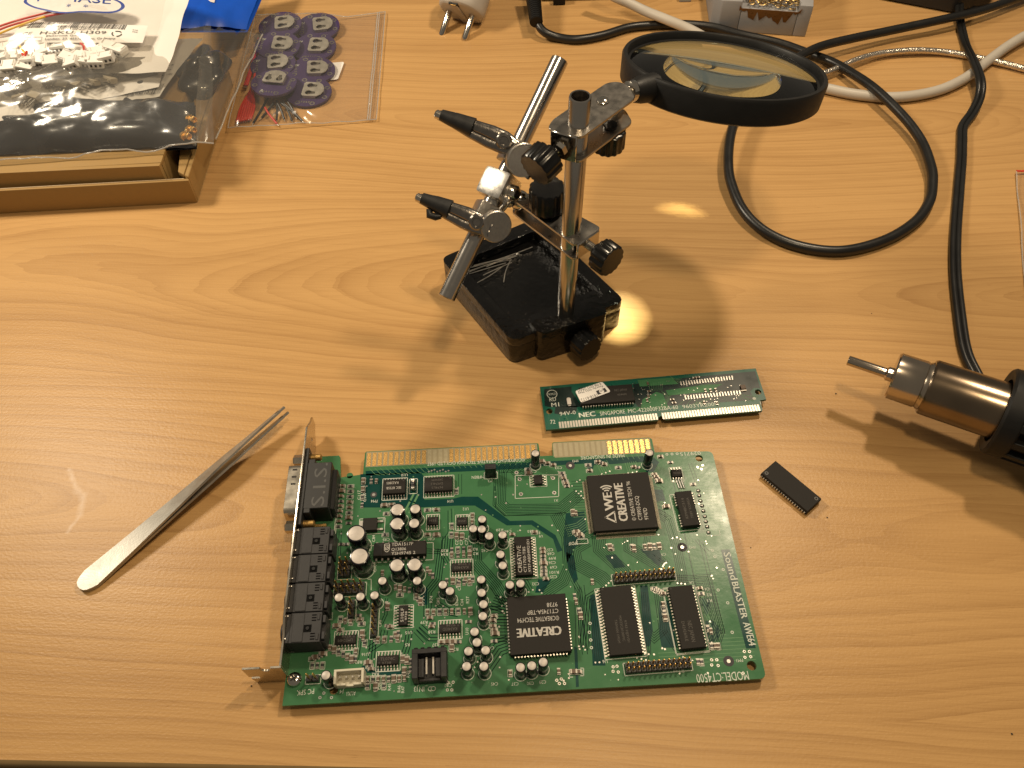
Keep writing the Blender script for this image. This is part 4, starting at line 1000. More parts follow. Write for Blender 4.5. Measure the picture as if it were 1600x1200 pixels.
    W('NEC', 905, 652.5, 930, 650, 2.7, .3); W('SINGAPORE', 938, 649.5, 977, 646, 2.3); W('MC-422000F32BA-60', 982, 645.5, 1060, 639, 2.3); W('9603YR200C', 1067, 638.5, 1124, 633.5, 2.1)
    W('94V-0', 875, 650, 900, 647, 2.2); W('72', 860, 662.5, 868, 662, 2.3); W('M1', 862, 636, 874, 635, 2.4); W('RU', 859, 627.5, 869, 626.5, 2.4)
    s.ring(Q(862.5, 616), 2.3, 2.6, zz, 20); W('NCMCO', 857, 618, 868.5, 617, 1.3); W('1', 1188, 632, 1189.5, 632, 1.8)
    s.disc(Q(1178.5, 622.8), .85, zz, 12)
    s.build('white_lettering', M_['silk'], root, fixn=False)['kind'] = 'stuff'
    # paper sticker lying askew over the chip
    zt = Z0 + 3.55
    cs = [Q(x, y, zt) for x, y in ((898.5, 611), (941, 596.5), (954.5, 612), (908, 629.5))]
    lb = MB(); lb.prism(rounded([(v.x, v.y) for v in cs], 1.2), zt, zt + .12)
    st = lb.build('sticker', M_['label'], root)
    ink = MB(); z3 = zt + .14
    def I(st_, x0, y0, x1, y1, cap): text(ink, st_, Q(x0, y0, z3), Q(x1, y1, z3), cap, z3)
    I('8 MB EDO DRAM', 938, 598, 902, 609.5, 1.35); I('Reorder 0353-7944', 941, 602, 903, 613, 1.2); I('1818-6172', 932, 615, 907, 623.5, 1.9)
    a3, b3 = Q(939.5, 609, z3), Q(943, 614, z3)
    ink.sheet([Q(x, y, z3).to_tuple()[:2] for x, y in ((931, 611), (945, 606), (949, 611.5), (934.5, 617))], z3, 0)
    ink.disc(Q(940, 611.4, z3), 1.25, z3 + .01, 16, 1); text(ink, 'hp', Q(943, 608.5, z3), Q(936.5, 611.5, z3), 1.0, z3 + .02)
    ink.build('sticker_print', [M_['ink'], M_['label']], st, fixn=False)
M_['mask_dark2'] = mat('memory_board_mask', (0.006, 0.092, 0.058), .30, var=.1, scale=150)
M_['simm_black'] = mat('memory_board_plane', (0.006, 0.018, 0.016), .30, var=.1, scale=150)
memory_module()

# ================================================================== LOOSE CHIP
def loose_chip():
    cs = [P(x, y, 3.6) for x, y in ((1187, 738), (1210.5, 718), (1287, 779), (1263, 802))]
    c = sum(cs, Vector()) / 4; d = cs[3] - cs[0]; rot = math.atan2(d.y, d.x)
    o = chip('loose_chip', (c.x, c.y), 26.2, 10.3, 3.6, 20, 1.27, rot, style='j', pw=.6, so=.6, parent=None, base=0, frame=False, notch=False)
    o.parent = None; o.location = Vector((c.x, c.y, 0)) * S; o.rotation_euler = (0, 0, rot)
    tag(o, 'loose black chip with a row of bent leads lying alone on the desk', 'chip')
    for u, v in ((-11.4, -3.3), (11.4, 3.2)):
        m = MB(); m.disc((u, v), .85, 3.62, 18, 0); m.disc((u, v), .5, 3.63, 14, 1); m.build('mould_mark', [M_['dullchip'], M_['chip']], o, fixn=False)
M_['dullchip'] = mat('mould_mark_grey', (.10, .10, .095), .5)
loose_chip()

# ================================================================== TWEEZERS
def tweezers():
    a, b = P(143, 903, 2.0), P(449, 640, 8.0)
    root = empty('tweezers', (a.x, a.y, 0), 0); tag(root, 'plain steel tweezers lying slanted on the desk left of the big green card', 'tweezers')
    d = Vector((b.x - a.x, b.y - a.y, 0)); Ln = d.length; d.normalize(); n = Vector((-d.y, d.x, 0))
    # outline stations: distance, half width, height of the arm, sideways drift of the arm
    for s in (1, -1):
        st = [(-6.0, .6), (-5.4, 2.4), (-4.2, 3.5), (-2.4, 4.3), (0, 5.0), (20, 4.8), (45, 4.7), (62, 4.7), (70, 4.8), (76, 4.4), (84, 3.1), (94, 2.1), (106, 1.35), (Ln - 6, .95), (Ln - .5, .75)]
        def arm(t):
            gap = 1.5 * min(1, max(0, t / 70)) if t < 70 else 1.5 + .1 * (t - 70) / (Ln - 70)
            return gap
        m = MB(); th = 1.0; vs = []; k = len(st)
        tilt = R(-40)                            # the pair lies rolled over so both arms show near the tips
        for (t, w_) in st:
            off = s * max(.55, arm(t))
            for (y, zz) in ((w_, off + th / 2), (-w_, off + th / 2), (-w_, off - th / 2), (w_, off - th / 2)):
                y2 = y * math.cos(tilt * min(1, max(0, t) / 70)) - zz * math.sin(tilt * min(1, max(0, t) / 70)); z2 = y * math.sin(tilt * min(1, max(0, t) / 70)) + zz * math.cos(tilt * min(1, max(0, t) / 70))
                base = 1.5 + 7.0 * max(0, t) / Ln
                p = d * t + n * y2; vs.append((p.x, p.y, base + z2))
        fs = []
        for i in range(k - 1):
            for j in range(4): j2 = (j + 1) % 4; fs.append((4 * i + j, 4 * i + j2, 4 * i + 4 + j2, 4 * i + 4 + j))
        fs += [(3, 2, 1, 0), (4 * k - 4, 4 * k - 3, 4 * k - 2, 4 * k - 1)]
        m.add(vs, fs); m.build('arm', M_['tweezer'], root, angle=30)
tweezers()

# ================================================================== HELPING HANDS WITH MAGNIFIER
def flute(n, dpt): return lambda i: 1.0 if (i % 4) in (0, 1) else 1 - dpt
def knob(name, c, axis, r, h, parent, mats='knobblack', n=56):
    m = MB(); c = Vector(c); m.lathe([(r * .90, 0), (r, .5), (r, h - .9), (r * .93, h - .1), (r * .6, h)], c, axis, n, flute=flute(n, .07))
    m.lathe([(r * .45, -2.5), (r * .45, 0)], c, axis, 14)
    return m.build(name, M_[mats], parent, org=HO)
def plate(name, poly3, th, parent, mt='clampplate', bevel=.25):
    z = poly3[0].z; m = MB(); m.prism(rounded([(v.x, v.y) for v in poly3], 2.4, 4), z - th, z); return m.build(name, M_[mt], parent, bevel=bevel, org=HO)
HO = Vector((6, 299, 0))
def helping_hands():
    global HO
    root = empty('helping_hands', HO); tag(root, 'black based soldering stand with steel rods, crocodile clips and a round magnifier', 'soldering stand')
    def b3(m, name, mt, par=root, **k): return m.build(name, M_[mt] if isinstance(mt, str) else mt, par, org=HO, **k)
    # base: shallow cast tray with a boss under the pole
    zt = 19.0
    lf, fr, rt, bk = P(688, 403, zt), P(799, 533, zt), P(977, 470, zt), P(838, 340, zt)
    quad = [(v.x, v.y) for v in (fr, rt, bk, lf)]
    cen = Vector((sum(q[0] for q in quad) / 4, sum(q[1] for q in quad) / 4))
    def inset(qd, k): return [tuple(Vector(q) + (cen - Vector(q)).normalized() * k) for q in qd]
    m = MB(); m.prism(rounded(quad, 5), 0, 13); 
    m.prism(rounded(quad, 5), 13.0, zt, 0, [rounded(inset(quad, 10.5), 3)])
    base = b3(m, 'cast_base', 'castiron', bevel=.7, seg=2, angle=50)
    bz = 22.0
    bp = [P(x, y, bz) for x, y in ((843, 522), (950, 490), (930, 452), (822, 496))]
    m = MB(); m.prism(rounded([(v.x, v.y) for v in bp], 3), 0.3, bz); b3(m, 'pole_socket', 'castiron', base, bevel=.9, seg=2, angle=50)
    ax = (rt - fr).normalized(); nrm = Vector((ax.y, -ax.x, 0)).normalized()
    c = P(908, 534, 10); knob('thumb_screw', c - nrm * 1.5, nrm + Vector((.25, 0, .1)), 7.2, 9, root)
    # pole
    p0 = P(883, 491, 20); p1 = P(906.7, 150, 145.5); d = (p1 - p0).normalized(); p0 = p0 - d * 6; ln = (p1 - p0).length
    m = MB(); m.lathe([(4.35, 0), (4.35, ln - .4), (4.1, ln), (3.5, ln), (3.4, ln - .6), (3.4, ln - 25)], p0, d, 32, cap=False); m.lathe([(3.4, ln - 25), (.1, ln - 25)], p0, d, 32, cap=False)
    b3(m, 'pole', 'steel', fixn=False)
    def on_pole(z): return p0 + d * ((z - p0.z) / d.z)
    # upper clamp: folded sheet, two plates and the web between
    z1, z2 = 133.5, 122.0
    top = [P(x, y, z1) for x, y in ((855, 201), (863, 187), (948, 129), (966, 127), (981, 133), (993, 153), (908, 215))]
    dz = Vector((0, 0, z2 - z1))
    plate('clamp_plate', top, 1.1, root)
    low = [P(x, y, z2) for x, y in ((882, 240), (863, 224), (948, 166), (975, 160), (994, 166), (998, 182), (907, 250))]
    low = [v + Vector((0, 0, 0)) for v in [Vector((t.x, t.y, z2)) for t in top]]
    plate('clamp_plate', low, 1.1, root)
    wa, wb_ = top[0], top[6]; wd = (wb_ - wa); cc = (wa + wb_) / 2; ang = math.atan2(wd.y, wd.x)
    m = MB(); m.box((cc.x, cc.y, (z1 + z2) / 2 - .5), (wd.length - 3, 1.2, z1 - z2 + .6), ang); b3(m, 'clamp_web', 'chrome', bevel=.4)
    wn = Vector((wd.y, -wd.x, 0)).normalized(); wc = Vector((cc.x, cc.y, (z1 + z2) / 2))
    kc = P(858, 243, 124); kd = (kc - wc).normalized(); kd = (wn * .9 + kd * .6).normalized()
    m = MB(); m.cyl(wc, kc, 1.6, n=12); m.lathe([(3, 0), (3, 2)], wc + kd * 1, kd, 6); b3(m, 'screw', 'chrome')
    knob('thumb_screw', kc, kd, 7.6, 9, root)
    v = P(948, 195, z2 - 2); m = MB(); m.lathe([(2.2, 0), (2.6, .8), (1.5, 1.6)], P(942, 158, z1) - Vector((0, 0, .3)), n=16); m.box(P(942, 158, z1) + Vector((0, 0, 1.3)), (3.2, .5, .2), R(20)); b3(m, 'screw', 'chrome')
    sv = P(942, 158, z1); knob('thumb_nut', Vector((sv.x + 3.5, sv.y - 1, z2 - 1.5)), (0, 0, -1), 7.0, 9, root)
    # magnifier: ball joint, lug, frame and lens
    bc = P(965, 151, 128.5); C = Vector((98.6, 332.0, 121.0)); nn = Vector((math.sin(R(6)), math.sin(R(14)), 0)); nn.z = math.sqrt(1 - nn.x ** 2 - nn.y ** 2)
    m = MB(); m.lathe([(4.9 * math.sin(R(8 + 164 * k / 14)), -4.9 * math.cos(R(8 + 164 * k / 14))) for k in range(15)], bc, n=24)
    toC = (C - nn * 5 - bc); toC.normalize(); m.cyl(bc, bc + toC * 15, 2.4, n=16); b3(m, 'ball_joint', 'chrome')
    fr_o = C; Rr = 45.5
    mg = empty('magnifier', (0, 0, 0)); mg.parent = root; mg.location = (C - HO) * S
    def bm_(mb, name, mt, par, **k): return mb.build(name, M_[mt], par, org=C, **k)
    m = MB(); hh = 11.5
    m.lathe([(Rr - 3.2, -hh), (Rr - 1.6, -hh + .0), (Rr - .6, -hh + .8), (Rr, -1.2), (Rr - .6, 0), (Rr - 2.2, 0), (Rr - 2.6, -.6), (Rr - 2.9, -3.2), (Rr - 4.0, -3.4), (Rr - 4.0, -6), (Rr - 3.4, -7), (Rr - 3.2, -hh)], C, nn, 96, cap=False)
    bm_(m, 'magnifier_frame', 'rimblack', mg)
    lc = C - nn * 5.2; lug = None
    dirl = (bc - lc); dirl = (dirl - nn * dirl.dot(nn)).normalized()
    m = MB(); m.lathe([(6.0, Rr - 4), (5.6, Rr + 4), (4.6, Rr + 8.0), (3.0, Rr + 9)], lc, dirl, 24); bm_(m, 'frame_lug', 'rimblack', mg)
    m = MB(); m.lathe([(4.4, Rr + 8.2), (4.4, Rr + 10.5), (2.6, Rr + 11.5)], lc, dirl, 20); bm_(m, 'collar', 'chrome', mg)
    # biconvex glass: two smooth surfaces sharing a rim
    m = MB(); rl = Rr - 3.3; prof = []
    def sag(r): return 5.7 * (1 - (r / rl) ** 2)
    K = 22
    pts = [(rl * k / K, -4.0 - .35 - sag(rl * k / K)) for k in range(0, K + 1)] + [(rl * k / K, -4.0 + .35 + sag(rl * k / K)) for k in range(K, -1, -1)]
    pts[0] = (.02, pts[0][1]); pts[-1] = (.02, pts[-1][1])
    m.lathe(pts, C, nn, 96); ln_ = bm_(m, 'lens', 'glass', mg, angle=60)
    ln_.cycles.is_caustics_caster = True
    # lower clamp
    z1, z2 = 76.0, 67.5
    top = [P(x, y, z1) for x, y in ((898, 384), (940, 356), (905, 337), (838, 308), (820, 300), (804, 301), (799, 309))]
    plate('clamp_plate', top, 1.1, root); plate('clamp_plate', [Vector((t.x, t.y, z2)) for t in top], 1.1, root)
    wa, wb_ = top[0], top[1]; wd = wb_ - wa; cc = (wa + wb_) / 2
    m = MB(); m.box((cc.x, cc.y, (z1 + z2) / 2 - .5), (wd.length - 3, 1.2, z1 - z2 + .6), math.atan2(wd.y, wd.x)); b3(m, 'clamp_web', 'chrome', bevel=.4)
    wn = Vector((wd.y, -wd.x, 0)).normalized(); wc = Vector((cc.x, cc.y, 71.5))
    m = MB(); pr = [(1.7 if k % 2 else 2.1, k * .45) for k in range(24)]; m.lathe(pr, wc - wn * 3, wn, 12); b3(m, 'screw', 'dullchrome')
    knob('thumb_screw', wc + wn * 7.5, wn, 7.6, 8, root)
    kc = P(855, 316, z1 + 4); knob('thumb_nut', Vector((kc.x, kc.y, z1 + 1.0)), (0, 0, 1), 8.3, 12.0, root)
    # cross rod through a drilled block held by the ball of the lower clamp
    bl = P(812, 313, 73)
    m = MB(); m.lathe([(4.9 * math.sin(R(8 + 164 * k / 14)), -4.9 * math.cos(R(8 + 164 * k / 14))) for k in range(15)], bl, n=24)
    cube_c = P(777, 291, 80); dep = depth_of(cube_c)
    m.cyl(bl, cube_c, 2.6, n=16); b3(m, 'ball_joint', 'chrome')
    r0, r1 = PD(697, 466, dep + 2), PD(875, 93, dep - 4); rd = (r1 - r0).normalized(); rl_ = (r1 - r0).length
    m = MB(); m.lathe([(3.7, 0), (4.1, .4), (4.1, rl_ - .4), (3.7, rl_)], r0, rd, 28); b3(m, 'cross_rod', 'steel')
    # rotate blocks about the rod so that one face throws the light of the desk lamp at the camera
    def block_axes(nrm):
        x = nrm - rd * nrm.dot(rd); x.normalize(); y = rd.cross(x); return Matrix((x, y, rd)).transposed()
    hv = ((CAM - cube_c).normalized() + (Vector((-430, 400, 480)) - cube_c).normalized()).normalized()
    def on_rod(px, py):
        best = min((k for k in range(101)), key=lambda k: (proj_px(r0 + rd * rl_ * k / 100) - Vector((px, py))).length); return r0 + rd * rl_ * best / 100
    A = block_axes(hv); cr = on_rod(777, 291)
    m = MB(); m.box(cr, (13.5, 14.5, 13.5), ax=A); b3(m, 'rod_block', 'bright_block', bevel=2.2, seg=2, angle=25)
    m = MB(); cy = A @ Vector((0, 1, 0)); cy = cy if cy.x > 0 else -cy
    m.lathe([(3.2, 6.8), (3.4, 7.2), (3.4, 10), (2.6, 10.8)], cr, cy, 18); b3(m, 'screw', 'chrome')
    view = (CAM - cr).normalized(); vx = _r
    # two crocodile clips, each on its own small block with a disc-headed screw
    for (bx, by, tipx, tipy, px_, py_, dsx, dsy, dr, withknob, mess) in ((803, 238, 686, 180, 786, 224, 817, 250, 7.7, True, False), (761, 336, 656, 310, 744, 350, 775, 354, 7.4, False, True)):
        cb_ = on_rod(bx, by); Bx = block_axes(view + _r * .55 + _u * .5)
        clip = empty('crocodile_clip', (0, 0, 0)); clip.parent = root; clip.location = (cb_ - HO) * S
        def bc_(mb, name, mt, **k): return mb.build(name, M_[mt], clip, org=cb_, **k)
        m = MB(); m.box(cb_, (11, 12, 11), ax=Bx); bc_(m, 'clip_block', 'dullchrome', bevel=1.0, seg=2)
        dd = depth_of(cb_)
        ds = PD(dsx, dsy, dd - 9); dn = (view * .9 + _r * .35 - _u * .25).normalized()
        m = MB(); m.lathe([(dr, 0), (dr, 2.4), (dr - .5, 2.9)], ds - dn * 2, dn, 36); m.cyl(ds - dn * 9, ds, 3.4, n=16); bc_(m, 'disc_screw', 'dullchrome')
        if withknob: knob('thumb_screw', PD(838, 258, dd - 3), (_r * .8 - _u * .35 + view * .2), 6.5, 7, root)
        sp = PD(bx + (24 if withknob else 26), by + (34 if withknob else -13), dd - 3) 
        m = MB(); m.lathe([(1.6, -2), (1.6, 3), (3.2, 3.2), (3.4, 4.6), (2.6, 5.4)], sp, _r * .6 + _u * .7 + view * .5, 16); bc_(m, 'screw', 'chrome')
        tip = PD(tipx, tipy, dd - 8); piv = PD(px_, py_, dd - 9); cd_ = (piv - tip).normalized(); sd = cd_.cross(view).normalized(); up = sd if sd.dot(_u) > 0 else -sd
        ln2 = (piv - tip).length
        for s in (1, -1):
            m = MB(); pts = [tip + up * s * .8, tip + cd_ * ln2 * .25 + up * s * (1.2), tip + cd_ * ln2 * .5 + up * s * 1.9, tip + cd_ * ln2 * .8 + up * s * 2.3, piv + up * s * 2.0, piv + cd_ * 7 + up * s * 1.4]
            m.tube(pts, [1.5, 2.0, 2.6, 3.3, 3.6, 2.4] if s > 0 else [1.3, 1.6, 2.0, 2.4, 2.6, 2.0], 12, up=view, flat=.62, smooth=0); bc_(m, 'clip_jaw', 'clipsteel')
        m = MB(); m.lathe([(3.7, -1), (3.7, 3.2), (3.0, 3.9), (2.0, 3.9), (1.8, 3.4)], piv + up * 1.0, view, 22); bc_(m, 'pivot', 'clipsteel')
        m = MB(); s0 = tip + cd_ * (.8); s1 = tip + cd_ * ln2 * .52
        m.tube([s0 + up * .5, s0 + cd_ * 4 + up * .6, (s0 + s1) / 2 + up * .8, s1 + up * 1.0, s1 + cd_ * .3 + up * 1.0], [2.5, 3.1, 3.6, 4.4, 3.6], 16, up=view, flat=.8); bc_(m, 'clip_sleeve', 'sleeve_rubber')
        m = MB(); m.lathe([(2.0, 0), (2.1, 2.2), (1.5, 2.8)], tip + cd_ * .9, -cd_, 14); bc_(m, 'clip_tip', 'chrome')
        if mess:
            m = MB(); m.tube([tip + cd_ * 6 - up * 2.5, tip + cd_ * 7 - up * 5, tip + cd_ * 10 - up * 4.6, tip + cd_ * 12 - up * 3.4], [1.6, 1.9, 1.7, 1.2], 10); bc_(m, 'torn_sleeve', 'sleeve_rubber')
    return base
def proj_px(v):
    e = v - CAM; z = e.dot(_f); return Vector((800 + F * e.dot(_r) / z, 600 - F * e.dot(_u) / z))
M_['clipsteel'] = mat('dark_clip_steel', (.30, .28, .26), .22, metal=1, var=.2, scale=400, bump=.1)
M_['sleeve_rubber'] = mat('clip_sleeve_rubber', (.012, .012, .012), .42, var=.2, scale=300)
M_['bright_block'] = mat('satin_nickel_block', (.80, .77, .72), .30, metal=1, var=.08, scale=500, bump=.05)
helping_hands()

# cut component leads lying in the tray of the base
def leads():
    zf = 13.6; segs = [((726, 428), (832, 386)), ((728, 425), (815, 398)), ((734, 424), (800, 406)), ((728, 420), (806, 396)), ((742, 444), (786, 416)), ((755, 430), (800, 410)), ((740, 415), (797, 402)), ((787, 441), (798, 406)), ((760, 417), (812, 397)), ((733, 428), (790, 411))]
    for i, (a, b) in enumerate(segs):
        p, q = P(*a, zf + .3 + .18 * i), P(*b, zf + .7 + .22 * i); mid = (p + q) / 2 + Vector((rnd.uniform(-1, 1), rnd.uniform(-1, 1), .2))
        m = MB(); m.tube([p, mid, q], .27, 6, smooth=4)
        o = m.build('cut_wire', M_['tin'], org=p, loc=p); tag(o, 'thin bright cut component lead lying in the black cast tray', 'wire offcut', 'cut component leads on the stand base')
    p = P(809, 399, zf + 1); m = MB(); m.lathe([(.2, 0), (.9, .5), (.9, 1.2), (.3, 1.7)], p, n=10); tag(m.build('solder_bead', M_['tin'], org=p, loc=p), 'tiny round solder bead beside the cut leads in the black tray', 'solder bead')
leads()

# ================================================================== HOT AIR HANDPIECE
def hot_air():
    a = P(1325, 563, 26); b = P(1640, 668, 30); d = (b - a).normalized(); root = empty('hot_air_handpiece', (a.x, a.y, 0)); O = Vector((a.x, a.y, 0))
    tag(root, 'hot air gun tip with thin nozzle, bronzed steel barrel and black handle at right edge', 'hot air gun')
    def t_at(px, py):
        return min((k * .25 for k in range(700)), key=lambda t: abs((proj_px(a + d * t) - Vector((px, py))).dot(Vector((.95, .31)))))
    tA, tB, tC, tD = t_at(1393, 590), t_at(1445, 606), t_at(1590, 655), t_at(1548, 642)
    def B(m, name, mt, par=root, **k): return m.build(name, M_[mt], par, org=O, **k)
    m = MB(); m.lathe([(2.15, 0), (2.35, .3), (2.35, tA + 1)], a, d, 24, cap=False); m.lathe([(2.15, 0), (1.9, .3), (1.9, 14), (.1, 14)], a, d, 24, cap=False); m.lathe([(2.35, tA - 3.0), (3.3, tA - 2.2), (3.4, tA)], a, d, 24, cap=False); B(m, 'nozzle_tube', 'nozzle', fixn=False)
    m = MB(); m.lathe([(2.3, tA - .3), (10.2, tA), (10.9, tA + .8), (11.0, tB - 2.4), (10.6, tB - 1.8), (11.3, tB - .4), (11.3, tB + 1)], a, d, 56, cap=False); B(m, 'nozzle_collar', 'nozzle', fixn=False)
    m = MB(); m.lathe([(11.2, tB), (12.4, tB + .2), (12.9, tB + 1.2), (13.1, tC + 20)], a, d, 64, cap=False); B(m, 'barrel', 'barrel', fixn=False)
    # black handle: open ring, ribs between the slots, then the grip
    m = MB(); m.lathe([(14.6, tC - 8), (18.8, tC - 8.6), (19.8, tC - 7.5), (19.9, tC - 1), (19.0, tC), (15.2, tC), (14.8, tC - 7.6)], a, d, 56, cap=False); m.lathe([(14.8, tC), (14.8, tC + 13)], a, d, 40, cap=False)
    m.lathe([(15, tC + 12), (19.6, tC + 12), (20.5, tC + 14), (20.8, tC + 60), (17, tC + 70)], a, d, 56)
    gr = B(m, 'handle', 'blackm')
    q = Vector((0, 0, 1)).rotation_difference(d); rib = None
    for k in range(14):
        an = 2 * PI * k / 14; x = q @ Vector((math.cos(an), math.sin(an), 0)); y = q @ Vector((-math.sin(an), math.cos(an), 0))
        m = MB(); m.box(a + d * (tC + 6) + x * 18.0, (3.2, 3.6, 14.0), ax=Matrix((x, y, d)).transposed()); B(m, 'rib', 'blackm', gr, bevel=.3)
hot_air()

# ================================================================== CABLES
def cable(name, pts, r, mt, label, group=None, twin=False, sub=7, n=12):
    q = [P(*p) for p in pts]; O = Vector((q[0].x, q[0].y, 0)); s = spline(q, sub); m = MB()
    if twin:
        for sg in (-1, 1):
            out = []
            for i, p in enumerate(s):
                t = (s[min(i + 1, len(s) - 1)] - s[max(i - 1, 0)]); t.z = 0; t.normalize(); out.append(p + Vector((-t.y, t.x, 0)) * sg * r * .82)
            m.tube(out, r, n)
    else: m.tube(s, r, n)
    o = m.build(name, M_[mt], org=O, loc=O, angle=60); tag(o, label, 'cable', group); return o, O
o, O = cable('power_cable', [(833, -20, 16), (836, 20, 13), (841, 38, 9), (852, 51, 6), (874, 59, 3.2), (903, 61.5, 3.2), (942, 55, 3.2), (982, 43, 3.2), (1021, 39, 3.2), (1066, 38, 3.2), (1112, 42, 3.2), (1158, 54, 3.2), (1216, 67, 3.2), (1262, 83, 3.4), (1300, 97, 5), (1332, 115, 7), (1362, 135, 9), (1390, 160, 9), (1420, 192, 8), (1442, 225, 7), (1455, 262, 6), (1457, 285, 5), (1452, 315, 4), (1429, 347, 3.4), (1381, 376, 3.2), (1315, 392, 3.2), (1250, 385, 3.2), (1197, 363, 3.6), (1162, 330, 5), (1143, 288, 7), (1138, 255, 9), (1141, 215, 11), (1152, 180, 12), (1172, 148, 13), (1210, 112, 13), (1257, 84, 12.5), (1287, 71, 11), (1337, 59, 9.5), (1400, 46, 8.5), (1475, 30, 9.5), (1537, 15, 8), (1590, -3, 7), (1650, -24, 6)], 3.0, 'cable', 'thick round black cable running behind the magnifier and curling into a wide loop below it')
a, b = P(831, -22, 16), P(838, 35, 12)
m = MB(); d = (b - a).normalized(); prof = []
for k in range(20): prof += [(5.9 - k * .06, k * 1.75), (5.9 - k * .06, k * 1.75 + 1.1), (5.5 - k * .06, k * 1.75 + 1.2), (5.5 - k * .06, k * 1.75 + 1.7)]
ln = (b - a).length; prof = [(r, h * ln / 35) for r, h in prof]; m.lathe(prof, a, d, 20); m.build('strain_relief', M_['blackm'], o, org=O, angle=25)
cable('flat_cord', [(1500, -25, 7), (1499, 15, 5), (1501, 38, 3), (1509, 70, 2.4), (1522, 97, 9), (1532, 125, 10), (1531, 150, 6), (1520, 175, 3), (1505, 197, 2.4), (1503, 220, 2.4), (1502, 250, 2.4), (1498, 300, 2.4), (1493, 369, 2.4), (1493, 426, 2.4), (1499, 487, 2.4), (1508, 545, 2.4), (1524, 582, 2.4), (1550, 625, 2.4), (1600, 680, 2.4), (1660, 720, 2.4)], 1.75, 'cable', 'flat twin black cord running down the right side of the desk', twin=True)
cable('grey_cable', [(930, -24, 22), (958, -6, 18), (985, 6, 14), (1010, 18, 11), (1045, 32, 10), (1080, 47, 8), (1130, 75, 5), (1190, 108, 3.8), (1240, 126, 3.6), (1290, 138, 3.6), (1340, 148, 3.6), (1400, 152, 3.6), (1460, 143, 3.6), (1505, 124, 3.6), (1540, 98, 4), (1575, 72, 5), (1610, 52, 6), (1660, 34, 6)], 3.4, 'cablegrey', 'dirty pale grey cable crossing the back of the desk and passing under the black loop')
cable('braided_cable', [(1180, 140, 2.5), (1240, 126, 5), (1290, 114, 5), (1340, 93, 5), (1380, 83, 4), (1430, 79, 4), (1480, 82, 3), (1530, 91, 3), (1575, 101, 3), (1640, 118, 3)], 2.2, 'braid', 'thin silver braided cable arching between the grey cable and the black cable')

